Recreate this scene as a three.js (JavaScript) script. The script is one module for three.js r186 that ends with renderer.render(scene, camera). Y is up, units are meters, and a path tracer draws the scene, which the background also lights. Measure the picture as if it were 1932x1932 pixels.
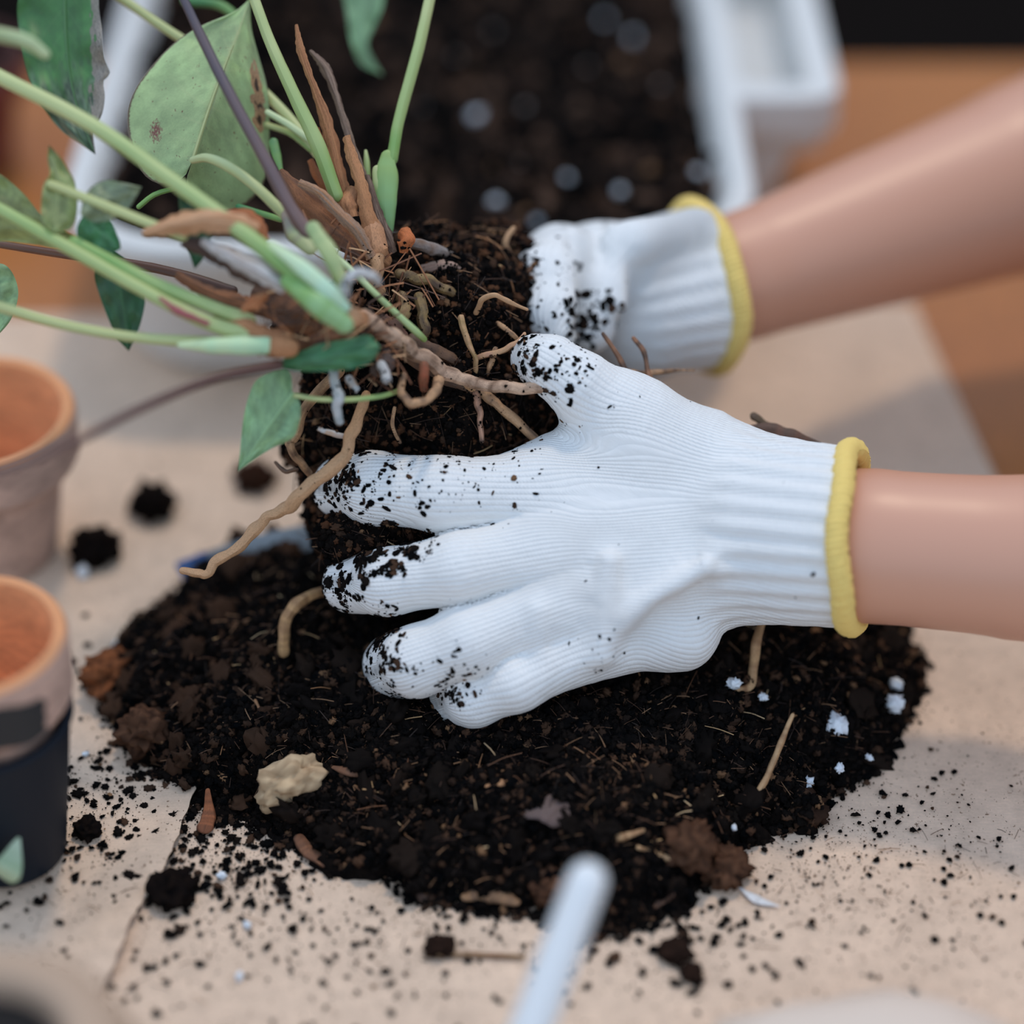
import * as THREE from 'three';
import { mergeGeometries, mergeVertices } from 'three/addons/utils/BufferGeometryUtils.js';
import { RoundedBoxGeometry } from 'three/addons/geometries/RoundedBoxGeometry.js';
import { ImprovedNoise } from 'three/addons/math/ImprovedNoise.js';

// ------------------------------------------------------------------ camera, sky, sun, exposure
const scene = new THREE.Scene();
const PITCH = 38 * Math.PI / 180, FOV = 26, CAM_H = 0.613, CAM_Z = 0.67, FOCUS = 0.845;
const FPX = 966 / Math.tan(FOV / 2 * Math.PI / 180);
const camera = new THREE.PerspectiveCamera(FOV, 1, 0.05, 60);
camera.position.set(0, CAM_H, CAM_Z);
camera.lookAt(0, CAM_H - Math.sin(PITCH), CAM_Z - Math.cos(PITCH));
camera.focus = FOCUS;
camera.userData.fStop = 1.75;

const renderer = new THREE.WebGLRenderer({ antialias: true });
renderer.toneMapping = THREE.LinearToneMapping;
renderer.toneMappingExposure = 1.0;
renderer.shadowMap.enabled = true;
renderer.shadowMap.type = THREE.PCFSoftShadowMap;

const skyTexture = (() => {                       // bright, slightly blue overcast sky, the same all round
  const w = 64, h = 32, d = new Float32Array(w * h * 4);
  for (let j = 0; j < h; j++) for (let i = 0; i < w; i++) {
    const e = (j + 0.5) / h * 2 - 1, k = Math.max(0, e), o = (j * w + i) * 4;
    const c = e < 0 ? [0.1, 0.085, 0.07] : [0.62 - 0.15 * k, 0.75 - 0.08 * k, 0.91 + 0.10 * k];
    d[o] = c[0]; d[o + 1] = c[1]; d[o + 2] = c[2]; d[o + 3] = 1;
  }
  const t = new THREE.DataTexture(d, w, h, THREE.RGBAFormat, THREE.FloatType);
  t.mapping = THREE.EquirectangularReflectionMapping; t.magFilter = THREE.LinearFilter; t.needsUpdate = true;
  return t;
})();
scene.background = skyTexture; scene.environment = skyTexture;
scene.backgroundIntensity = 1.28; scene.environmentIntensity = 1.28;

const sun = new THREE.DirectionalLight(new THREE.Color().setRGB(1.0, 0.82, 0.62), 1.0);
sun.position.set(0.30, 2.0, -0.78); sun.target.position.set(0, 0, 0);
sun.castShadow = true; sun.shadow.radius = 12; sun.shadow.mapSize.set(2048, 2048);
Object.assign(sun.shadow.camera, { left: -1.2, right: 1.2, top: 1.2, bottom: -1.2, near: 0.1, far: 6 });
scene.add(sun, sun.target);

// ------------------------------------------------------------------ helpers
const V = (x, y, z) => new THREE.Vector3(x, y, z);
const SP = Math.sin(PITCH), CP = Math.cos(PITCH);
// a point at a given distance along the viewing axis, and a point on a level plane
const at = (px, py, d) => { const a = (px - 966) / FPX * d, b = -(py - 966) / FPX * d; return V(a, CAM_H - SP * d + CP * b, CAM_Z - CP * d - SP * b); };
const on = (px, py, h = 0) => { const t = (py - 966) / FPX; return at(px, py, (CAM_H - h) / (SP + CP * t)); };
const toPx = (p) => { const y = p.y - CAM_H, z = p.z - CAM_Z, d = -SP * y - CP * z, u = CP * y - SP * z; return [966 + p.x / d * FPX, 966 - u / d * FPX, d]; };
const mm = (px, d) => px * d / FPX;
let seed = 12345;
const rnd = () => { seed |= 0; seed = seed + 0x6D2B79F5 | 0; let t = Math.imul(seed ^ seed >>> 15, 1 | seed); t = t + Math.imul(t ^ t >>> 7, 61 | t) ^ t; return ((t ^ t >>> 14) >>> 0) / 4294967296; };
const rr = (a, b) => a + (b - a) * rnd();
const gauss = () => Math.sqrt(-2 * Math.log(rnd() + 1e-9)) * Math.cos(6.28318 * rnd());
const clamp = (x, a = 0, b = 1) => Math.min(b, Math.max(a, x));
const sstep = (a, b, x) => { const t = clamp((x - a) / (b - a)); return t * t * (3 - 2 * t); };
const lerp = (a, b, t) => a + (b - a) * t;
const perlin = new ImprovedNoise();
const noise = (x, y, z = 0) => perlin.noise(x + 71.3, y + 13.7, z + 37.1);
const fbm = (x, y, z, o = 4) => { let s = 0, a = 1, t = 0; for (let i = 0; i < o; i++) { s += a * noise(x, y, z); t += a; a *= 0.5; x = x * 2.03 + 5.1; y = y * 2.03 + 1.7; z = z * 2.03 + 9.2; } return s / t; };
const rgb = (r, g, b) => new THREE.Color().setRGB(r / 255, g / 255, b / 255, THREE.SRGBColorSpace);
const lin = (r, g, b) => { const c = rgb(r, g, b); return [c.r, c.g, c.b]; };
const mix3 = (a, b, t) => [lerp(a[0], b[0], t), lerp(a[1], b[1], t), lerp(a[2], b[2], t)];

const counts = {};
const numbered = (n) => { const k = counts[n] = (counts[n] ?? -1) + 1; return k ? `${n}_${String(k).padStart(3, '0')}` : n; };
const tag = (o, label, category, group, kind) => { o.userData = { label, category }; if (group) o.userData.group = group; if (kind) o.userData.kind = kind; return o; };
const shade = (o) => { o.castShadow = o.receiveShadow = true; return o; };
function mesh(name, geometry, material, parent = scene) {
  const o = shade(new THREE.Mesh(geometry, material)); o.name = numbered(name); parent.add(o); return o;
}
function thing(name, p, label, category, group, kind) {
  const o = new THREE.Group(); o.name = numbered(name); if (p) o.position.copy(p); scene.add(o); return tag(o, label, category, group, kind);
}
function instances(name, geometry, material, list, parent) {       // list of {p, s:[x,y,z], q, c}
  const o = shade(new THREE.InstancedMesh(geometry, material, list.length)); o.name = numbered(name); parent.add(o);
  const m = new THREE.Matrix4(), s = V(1, 1, 1), col = new THREE.Color();
  list.forEach((e, i) => { m.compose(e.p, e.q, s.set(...e.s)); o.setMatrixAt(i, m); col.setRGB(...e.c); o.setColorAt(i, col); });
  o.userData.kind = 'stuff';
  return o;
}
const randomTurn = () => new THREE.Quaternion(gauss(), gauss(), gauss(), gauss()).normalize();

function tex(w, h, fn, srgb = true, repeat = true) {
  const d = new Uint8Array(w * h * 4);
  for (let j = 0; j < h; j++) for (let i = 0; i < w; i++) { const c = fn(i / w, j / h, i, j), o = (j * w + i) * 4; for (let k = 0; k < 3; k++) d[o + k] = clamp(c[k] ?? c[0], 0, 255); d[o + 3] = 255; }
  const t = new THREE.DataTexture(d, w, h); if (srgb) t.colorSpace = THREE.SRGBColorSpace;
  t.magFilter = t.minFilter = THREE.LinearFilter; if (repeat) t.wrapS = t.wrapT = THREE.RepeatWrapping; t.needsUpdate = true; return t;
}
// tileable value noise
function tileNoise(n, s) {
  const g = new Float32Array(n * n); const old = seed; seed = s; for (let i = 0; i < n * n; i++) g[i] = rnd(); seed = old;
  return (u, v) => { const x = u * n, y = v * n, i = Math.floor(x), j = Math.floor(y), fx = x - i, fy = y - j, a = fx * fx * (3 - 2 * fx), b = fy * fy * (3 - 2 * fy);
    const q = (p, r) => g[((r % n + n) % n) * n + (p % n + n) % n]; return lerp(lerp(q(i, j), q(i + 1, j), a), lerp(q(i, j + 1), q(i + 1, j + 1), a), b); };
}

// signed distance -> smooth mesh (surface nets, then every vertex drawn onto the zero set)
function sdfMesh(f, lo, hi, cell) {
  const nx = Math.ceil((hi.x - lo.x) / cell) + 1, ny = Math.ceil((hi.y - lo.y) / cell) + 1, nz = Math.ceil((hi.z - lo.z) / cell) + 1;
  const val = new Float32Array(nx * ny * nz), B = 8, half = B * cell * 0.5;
  for (let bz = 0; bz < nz; bz += B) for (let by = 0; by < ny; by += B) for (let bx = 0; bx < nx; bx += B) {
    const c = f(lo.x + bx * cell + half, lo.y + by * cell + half, lo.z + bz * cell + half), far = Math.abs(c) > half * 2.3;
    for (let z = bz; z < Math.min(nz, bz + B); z++) for (let y = by; y < Math.min(ny, by + B); y++) for (let x = bx; x < Math.min(nx, bx + B); x++)
      val[(z * ny + y) * nx + x] = far ? c : f(lo.x + x * cell, lo.y + y * cell, lo.z + z * cell);
  }
  const id = new Int32Array(nx * ny * nz).fill(-1), pos = [], idx = [];
  const C = [[0, 0, 0], [1, 0, 0], [0, 1, 0], [1, 1, 0], [0, 0, 1], [1, 0, 1], [0, 1, 1], [1, 1, 1]];
  const E = [[0, 1], [2, 3], [4, 5], [6, 7], [0, 2], [1, 3], [4, 6], [5, 7], [0, 4], [1, 5], [2, 6], [3, 7]];
  const cv = new Float32Array(8);
  for (let z = 0; z < nz - 1; z++) for (let y = 0; y < ny - 1; y++) for (let x = 0; x < nx - 1; x++) {
    let m = 0; for (let k = 0; k < 8; k++) { cv[k] = val[((z + C[k][2]) * ny + y + C[k][1]) * nx + x + C[k][0]]; if (cv[k] < 0) m |= 1 << k; }
    if (m === 0 || m === 255) continue;
    let px = 0, py = 0, pz = 0, n = 0;
    for (const [a, b] of E) { if ((cv[a] < 0) === (cv[b] < 0)) continue; const t = cv[a] / (cv[a] - cv[b]); px += lerp(C[a][0], C[b][0], t); py += lerp(C[a][1], C[b][1], t); pz += lerp(C[a][2], C[b][2], t); n++; }
    id[(z * ny + y) * nx + x] = pos.length / 3; pos.push(lo.x + (x + px / n) * cell, lo.y + (y + py / n) * cell, lo.z + (z + pz / n) * cell);
  }
  const I = (x, y, z) => id[(z * ny + y) * nx + x], S = (x, y, z) => val[(z * ny + y) * nx + x] < 0;
  const quad = (a, b, c, d, flip) => { if (a < 0 || b < 0 || c < 0 || d < 0) return; flip ? idx.push(a, c, b, a, d, c) : idx.push(a, b, c, a, c, d); };
  for (let z = 1; z < nz - 1; z++) for (let y = 1; y < ny - 1; y++) for (let x = 1; x < nx - 1; x++) {
    const s = S(x, y, z);
    if (s !== S(x + 1, y, z)) quad(I(x, y - 1, z - 1), I(x, y, z - 1), I(x, y, z), I(x, y - 1, z), !s);
    if (s !== S(x, y + 1, z)) quad(I(x - 1, y, z - 1), I(x - 1, y, z), I(x, y, z), I(x, y, z - 1), !s);
    if (s !== S(x, y, z + 1)) quad(I(x - 1, y - 1, z), I(x, y - 1, z), I(x, y, z), I(x - 1, y, z), !s);
  }
  const P = new Float32Array(pos), N = new Float32Array(P.length), e = cell * 0.35;
  for (let i = 0; i < P.length; i += 3) {
    let x = P[i], y = P[i + 1], z = P[i + 2], gx, gy, gz;
    for (let k = 0; k < 3; k++) {
      const v = f(x, y, z); gx = (f(x + e, y, z) - f(x - e, y, z)) / (2 * e); gy = (f(x, y + e, z) - f(x, y - e, z)) / (2 * e); gz = (f(x, y, z + e) - f(x, y, z - e)) / (2 * e);
      const g2 = Math.max(0.2, gx * gx + gy * gy + gz * gz), t = clamp(v / g2, -cell * 0.6, cell * 0.6); x -= gx * t; y -= gy * t; z -= gz * t;
    }
    const l = Math.hypot(gx, gy, gz) || 1; P[i] = x; P[i + 1] = y; P[i + 2] = z; N[i] = gx / l; N[i + 1] = gy / l; N[i + 2] = gz / l;
  }
  const g = new THREE.BufferGeometry(); g.setAttribute('position', new THREE.BufferAttribute(P, 3)); g.setAttribute('normal', new THREE.BufferAttribute(N, 3)); g.setIndex(idx);
  return g;
}
const smin = (a, b, k) => { const h = Math.max(k - Math.abs(a - b), 0) / k; return Math.min(a, b) - h * h * k * 0.25; };
function capsule(a, b, ra, rb) {                       // distance to a tapered capsule
  const dx = b.x - a.x, dy = b.y - a.y, dz = b.z - a.z, l2 = dx * dx + dy * dy + dz * dz || 1e-9;
  return (x, y, z) => { const ex = x - a.x, ey = y - a.y, ez = z - a.z, t = clamp((ex * dx + ey * dy + ez * dz) / l2), qx = ex - dx * t, qy = ey - dy * t, qz = ez - dz * t; return Math.sqrt(qx * qx + qy * qy + qz * qz) - lerp(ra, rb, t); };
}
const capPx = (a, b) => capsule(at(a[0], a[1], a[2]), at(b[0], b[1], b[2]), mm(a[3], a[2]), mm(b[3], b[2]));   // [px, py, depth, radius px]
function boundsOf(pts, pad) { const b = new THREE.Box3(); pts.forEach((p) => b.expandByPoint(p)); b.expandByScalar(pad); return b; }

// swept tube through points; radii per point; flat squeezes it across `side`
function tube(pts, radii, { seg = 8, step = 0.004, flat = 1, color = null, rough = 0, caps = true, side = null } = {}) {
  const curve = new THREE.CatmullRomCurve3(pts, false, 'centripetal'), L = curve.getLength(), n = Math.max(4, Math.min(160, Math.ceil(L / step)));
  const pos = [], uv = [], col = [], idx = [], R = (t) => { const q = t * (radii.length - 1), i = Math.min(radii.length - 2, Math.floor(q)); return radii.length === 1 ? radii[0] : lerp(radii[i], radii[i + 1], q - i); };
  let T0 = curve.getTangent(0), N = side ? side.clone() : V(0, 0, 1); N.addScaledVector(T0, -N.dot(T0)); if (N.lengthSq() < 1e-4) N.set(1, 0, 0).addScaledVector(T0, -T0.x); N.normalize();
  const rows = []; const cap = caps ? [0.25, 0.62, 0.9] : [];
  const r0 = R(0), r1 = R(1);
  cap.forEach((c) => rows.push([0, c, -Math.sqrt(1 - c * c) * r0])); for (let i = 0; i <= n; i++) rows.push([i / n, 1, 0]); cap.slice().reverse().forEach((c) => rows.push([1, c, Math.sqrt(1 - c * c) * r1]));
  const p = V(), T = V(), Bn = V(); const off = rnd() * 50;
  rows.forEach(([t, k, shift]) => {
    curve.getPoint(t, p); curve.getTangent(t, T); N.addScaledVector(T, -N.dot(T)).normalize(); Bn.crossVectors(T, N); p.addScaledVector(T, shift);
    for (let j = 0; j <= seg; j++) {
      const a = j / seg * Math.PI * 2; let r = R(t) * k; if (rough) r *= 1 + rough * noise(Math.cos(a) * 1.3 + off, Math.sin(a) * 1.3, t * L * 260 / 1.6 + off);
      pos.push(p.x + (N.x * Math.cos(a) * flat + Bn.x * Math.sin(a)) * r, p.y + (N.y * Math.cos(a) * flat + Bn.y * Math.sin(a)) * r, p.z + (N.z * Math.cos(a) * flat + Bn.z * Math.sin(a)) * r);
      uv.push(j / seg, t * L * 40); if (color) col.push(...color(t, a));
    }
  });
  const w = seg + 1; for (let i = 0; i < rows.length - 1; i++) for (let j = 0; j < seg; j++) { const a = i * w + j; idx.push(a, a + 1, a + w, a + 1, a + w + 1, a + w); }
  for (let j = 1; j < seg - 1; j++) { idx.push(0, j + 1, j); const b = (rows.length - 1) * w; idx.push(b, b + j, b + j + 1); }
  const g = new THREE.BufferGeometry(); g.setAttribute('position', new THREE.Float32BufferAttribute(pos, 3)); g.setAttribute('uv', new THREE.Float32BufferAttribute(uv, 2));
  if (color) g.setAttribute('color', new THREE.Float32BufferAttribute(col, 3)); g.setIndex(idx); g.computeVertexNormals(); return g;
}
// lump: a rough stone, clod or chip
function lump(detail, sx, sy, sz, amp, freq, s) {
  let g = new THREE.IcosahedronGeometry(1, detail); g.deleteAttribute('uv'); g.deleteAttribute('normal'); g = mergeVertices(g, 1e-4);
  const p = g.attributes.position;
  for (let i = 0; i < p.count; i++) { const x = p.getX(i), y = p.getY(i), z = p.getZ(i), k = 1 + amp * fbm(x * freq + s * 7.7, y * freq + s, z * freq - s, 4) * 1.6; p.setXYZ(i, x * k * sx, y * k * sy, z * k * sz); }
  g.computeVertexNormals(); return g;
}
function closedSheet(nx, nz, top, thick) {            // grid sheet with a thickness: top(u, v) -> Vector3
  const pos = [], uv = [], idx = [], w = nx + 1, h = nz + 1, c = w * h;
  for (const o of [0, 1]) for (let j = 0; j < h; j++) for (let i = 0; i < w; i++) { const p = top(i / nx, j / nz); pos.push(p.x, p.y - o * thick, p.z); uv.push(p.x, p.z); }
  for (let j = 0; j < nz; j++) for (let i = 0; i < nx; i++) { const a = j * w + i; idx.push(a, a + w, a + 1, a + 1, a + w, a + w + 1); const b = a + c; idx.push(b, b + 1, b + w, b + 1, b + w + 1, b + w); }
  const rim = []; for (let i = 0; i < nx; i++) rim.push(i); for (let j = 0; j < nz; j++) rim.push(j * w + nx); for (let i = nx; i > 0; i--) rim.push(nz * w + i); for (let j = nz; j > 0; j--) rim.push(j * w);
  rim.forEach((a, k) => { const b = rim[(k + 1) % rim.length]; idx.push(a, b, a + c, b, b + c, a + c); });
  const g = new THREE.BufferGeometry(); g.setAttribute('position', new THREE.Float32BufferAttribute(pos, 3)); g.setAttribute('uv', new THREE.Float32BufferAttribute(uv, 2)); g.setIndex(idx); g.computeVertexNormals(); return g;
}

// ------------------------------------------------------------------ materials
const std = (o) => new THREE.MeshStandardMaterial({ roughness: 0.9, metalness: 0, ...o });
const nA = tileNoise(256, 11), nB = tileNoise(64, 22), nC = tileNoise(512, 33), nD = tileNoise(16, 44);
const paperMap = tex(1024, 1024, (u, v) => {           // kraft paper: fibre, faint blotches, fine soil grains lying in it
  let k = 1 + 0.05 * (nC(u, v) - 0.5) + 0.05 * (nA(u * 0.5, v * 4) - 0.5) + 0.07 * (nB(u, v) - 0.5) + 0.05 * (nD(u, v) - 0.5);
  const s = nC(u + 0.37, v + 0.11) * 0.6 + nA(u + 0.2, v) * 0.4; let c = [216 * k, 187 * k, 161 * k];
  if (s > 0.83) c = [120, 92, 70]; return c;
});
paperMap.repeat.set(3.3, 3.3);
const M = {
  paper: std({ map: paperMap, roughness: 0.85, bumpMap: paperMap, bumpScale: 0.0002 }),
  cream: std({ color: rgb(214, 194, 176), roughness: 0.85 }), kraft: std({ color: rgb(178, 150, 126), roughness: 0.9 }),
  knitBack: null,
  binding: std({ color: rgb(236, 202, 116), roughness: 0.95 }),
  skin: new THREE.MeshPhysicalMaterial({ color: rgb(208, 152, 124), roughness: 0.4 }),
  shirt: std({ color: rgb(40, 42, 46) }), trousers: std({ color: rgb(48, 56, 74) }), hair: std({ color: rgb(30, 22, 18), roughness: 0.6 }), shoe: std({ color: rgb(60, 50, 45) }),
  plastic: new THREE.MeshPhysicalMaterial({ color: rgb(216, 213, 207), roughness: 0.42 }),
  terracotta: std({ color: rgb(212, 142, 100), roughness: 0.85 }),
  darkPot: new THREE.MeshPhysicalMaterial({ color: rgb(18, 27, 38), roughness: 0.55, specularIntensity: 0.4 }),
  floor: new THREE.MeshPhysicalMaterial({ color: rgb(18, 14, 12), roughness: 1, specularIntensity: 0.1 }), wall: std({ color: rgb(26, 24, 22) }),
  soil: new THREE.MeshPhysicalMaterial({ color: 0xffffff, vertexColors: true, roughness: 1, specularIntensity: 0.06 }),
  crumb: new THREE.MeshPhysicalMaterial({ color: 0xffffff, roughness: 1, specularIntensity: 0.08 }),
  fibre: std({ color: 0xffffff, vertexColors: true, roughness: 0.9 }),
  root: std({ color: 0xffffff, vertexColors: true, roughness: 0.7 }),
  stem: new THREE.MeshPhysicalMaterial({ color: 0xffffff, vertexColors: true, roughness: 0.42 }),
  dry: std({ color: 0xffffff, vertexColors: true, roughness: 0.8 }),
  perlite: std({ color: rgb(226, 230, 234), roughness: 0.9 }), perliteDull: std({ color: rgb(150, 138, 130), roughness: 0.95 }),
  darkSoil: std({ color: rgb(22, 18, 16), roughness: 1 }),
  white: new THREE.MeshPhysicalMaterial({ color: rgb(228, 228, 226), roughness: 0.3 }),
};
const woodMap = tex(512, 512, (u, v) => { const g = Math.sin((u * 26 + nB(u * 2, v * 0.3) * 5) * 6.283) * 0.5 + 0.5, k = 0.86 + 0.12 * g + 0.1 * (nA(u * 3, v * 0.25) - 0.5); return [186 * k, 114 * k, 52 * k]; });
woodMap.repeat.set(4, 4);
M.wood = new THREE.MeshPhysicalMaterial({ map: woodMap, roughness: 0.45 });
const barkMap = tex(128, 128, (u, v) => { const k = 0.72 + 0.35 * nA(u * 2, v * 0.2) + 0.2 * nC(u, v * 0.3); return [255 * k, 255 * k, 255 * k]; });
M.root.map = barkMap; M.dry.map = barkMap;

// ------------------------------------------------------------------ the setting
const SEAM = [on(384, 1470), on(318, 1640), on(262, 1730), on(205, 1860)];
const SEAMC = new THREE.CatmullRomCurve3([V(SEAM[0].x + 0.045, 0, SEAM[0].z - 0.14), ...SEAM, V(SEAM[3].x - 0.05, 0, SEAM[3].z + 0.09)]);
const seamPts = SEAMC.getPoints(80);
const paperTop = (x, z) => { let b = 1e9, e = 0; for (const p of seamPts) if (Math.abs(p.z - z) < b) { b = Math.abs(p.z - z); e = p.x; } return x < e && b < 0.01 ? 0.0026 : 0.0011; };
{
  const f = mesh('floor', new THREE.BoxGeometry(8, 0.1, 8).translate(0, -0.80, -1), M.floor); f.userData.kind = 'structure';
  const w = mesh('wall_back', new THREE.BoxGeometry(8, 3, 0.1).translate(0, 0.7, -4.6), M.wall); w.userData.kind = 'structure';
}
{
  const t = thing('work_table', V(-0.1, -0.75, -0.048), 'orange-brown wooden table top showing beyond the edge of the pale paper', 'table');
  const TW = 1.2, TD = 1.034;
  mesh('tabletop', new RoundedBoxGeometry(TW, 0.03, TD, 3, 0.004).translate(0, 0.733, 0), M.wood, t);
  for (const [sx, sz] of [[-1, -1], [1, -1], [-1, 1], [1, 1]]) mesh('leg', new RoundedBoxGeometry(0.05, 0.718, 0.05, 2, 0.004).translate(sx * (TW / 2 - 0.06), 0.359, sz * (TD / 2 - 0.06)), M.wood, t);
}
{
  const A = on(1735, 600), B = on(1870, 885), E = V().subVectors(B, A);
  const fr = A.clone().addScaledVector(E, -0.10), nr = B.clone().addScaledVector(E, 3.4), fl = V(-0.66, 0, fr.z + 0.02), nl = V(-0.66, 0, 0.44); nr.z = Math.min(nr.z, 0.45);
  const o = mesh('paper_sheet', closedSheet(120, 120, (u, v) => { const p = V().lerpVectors(V().lerpVectors(fl, fr, u), V().lerpVectors(nl, nr, u), v); p.y = 0.0002 + 0.0008 * (0.5 + noise(p.x * 9, p.z * 9)); return p; }, 0.0012), M.paper);
  tag(o, 'large pale brown paper sheet covering the table under everything', 'paper');
  const sc = SEAMC;
  const q = mesh('paper_sheet', closedSheet(70, 90, (u, v) => { const e = sc.getPoint(v), p = V(lerp(-0.6, e.x, u) , 0, e.z); p.x += u > 0.98 ? 0.0012 * noise(p.z * 300, 2) : 0; p.y = 0.0020 + 0.0042 * sstep(0.94, 1, u) * (0.7 + 0.9 * noise(p.z * 40, 5)) + 0.0008 * noise(p.x * 14, p.z * 14, 3); return p; }, 0.0009), M.paper);
  tag(q, 'second paper sheet at the left with a torn curling edge', 'paper');
}

// ------------------------------------------------------------------ soil pile
const PILE = [[178, 1300], [232, 1222], [300, 1150], [372, 1090], [470, 1040], [620, 1010], [900, 1000], [1250, 1030], [1500, 1090], [1690, 1180], [1735, 1255], [1722, 1330], [1672, 1425], [1612, 1478], [1545, 1500], [1540, 1560], [1455, 1565], [1405, 1590], [1352, 1640], [1290, 1700], [1190, 1752], [1105, 1772], [1010, 1725], [900, 1718], [795, 1702], [742, 1655], [640, 1642], [545, 1592], [505, 1560], [425, 1545], [345, 1505], [255, 1452], [238, 1392], [205, 1362]].map(([x, y]) => on(x, y));
function pileDist(x, z) {                             // metres inside (+) or outside (-) the pile's foot
  let inside = false, d = 1e9;
  for (let i = 0, j = PILE.length - 1; i < PILE.length; j = i++) {
    const a = PILE[i], b = PILE[j];
    if ((a.z > z) !== (b.z > z) && x < (b.x - a.x) * (z - a.z) / (b.z - a.z) + a.x) inside = !inside;
    const dx = b.x - a.x, dz = b.z - a.z, t = clamp(((x - a.x) * dx + (z - a.z) * dz) / (dx * dx + dz * dz)); d = Math.min(d, Math.hypot(x - a.x - dx * t, z - a.z - dz * t));
  }
  return inside ? d : -d;
}
const pileHeight = (x, z) => {
  const d = pileDist(x, z) + 0.009 * noise(x * 55, z * 55, 1) + 0.006 * noise(x * 170, z * 170, 4);
  if (d <= -0.004) return -0.0016;
  const body = 0.031 * (1 - Math.exp(-Math.max(0, d) / 0.030)), n = 0.010 * fbm(x * 42, z * 42, 2, 3) + 0.0045 * Math.abs(noise(x * 120, z * 120, 7)) + 0.002 * noise(x * 330, z * 330, 9);
  return -0.0012 + sstep(-0.004, 0.006, d) * (0.004 + body + n);
};
const SOILS = [lin(18, 15, 14), lin(11, 10, 11), lin(26, 21, 18), lin(42, 32, 26), lin(7, 8, 9)];
const soilTone = (x, y, z) => { const a = fbm(x * 60, y * 60, z * 60, 3) + 0.5, b = noise(x * 400, y * 400, z * 400) * 0.5 + 0.5; return mix3(mix3(SOILS[4], SOILS[2], clamp(a * 0.8)), SOILS[3], clamp(b * b * 0.55)); };
const crumbShape = [0, 1, 2].map((k) => lump(2, 1, 0.7, 0.85, 0.95, 2.3, k * 5 + 3)), crumbFine = lump(0, 1, 0.6, 0.85, 0.5, 1.3, 9);
function crumbColour() { const r = rnd(), k = rnd(); return r < 0.015 ? mix3(lin(92, 68, 50), lin(142, 106, 76), k) : r < 0.15 ? mix3(lin(48, 36, 29), lin(78, 56, 42), k) : mix3(SOILS[4], SOILS[2], k); }
function fibres(n, place, palette, [l0, l1], [r0, r1]) {  // fine bent hairs, joined
  const gs = [];
  for (let i = 0; i < n; i++) {
    const [p, nor] = place(), L = rr(l0, l1), a = V(gauss(), gauss(), gauss()).normalize(); a.addScaledVector(nor, -a.dot(nor) * 0.8).normalize();
    const b = V(gauss(), gauss(), gauss()).multiplyScalar(L * 0.18), c = palette[Math.floor(rnd() * palette.length)];
    const q = [p.clone().addScaledVector(a, -L / 2), p.clone().addScaledVector(b, 0.6).addScaledVector(nor, L * 0.06), p.clone().addScaledVector(a, L / 2).add(b)];
    gs.push(tube(q, [rr(r0, r1)], { seg: 3, step: L / 5, caps: false, color: () => c }));
  }
  return mergeGeometries(gs);
}
const STRAW = [lin(190, 150, 104), lin(150, 104, 66), lin(120, 78, 50), lin(205, 172, 130)], HAIRS = [lin(70, 46, 32), lin(98, 66, 44), lin(50, 36, 28), lin(140, 104, 74)];
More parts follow.
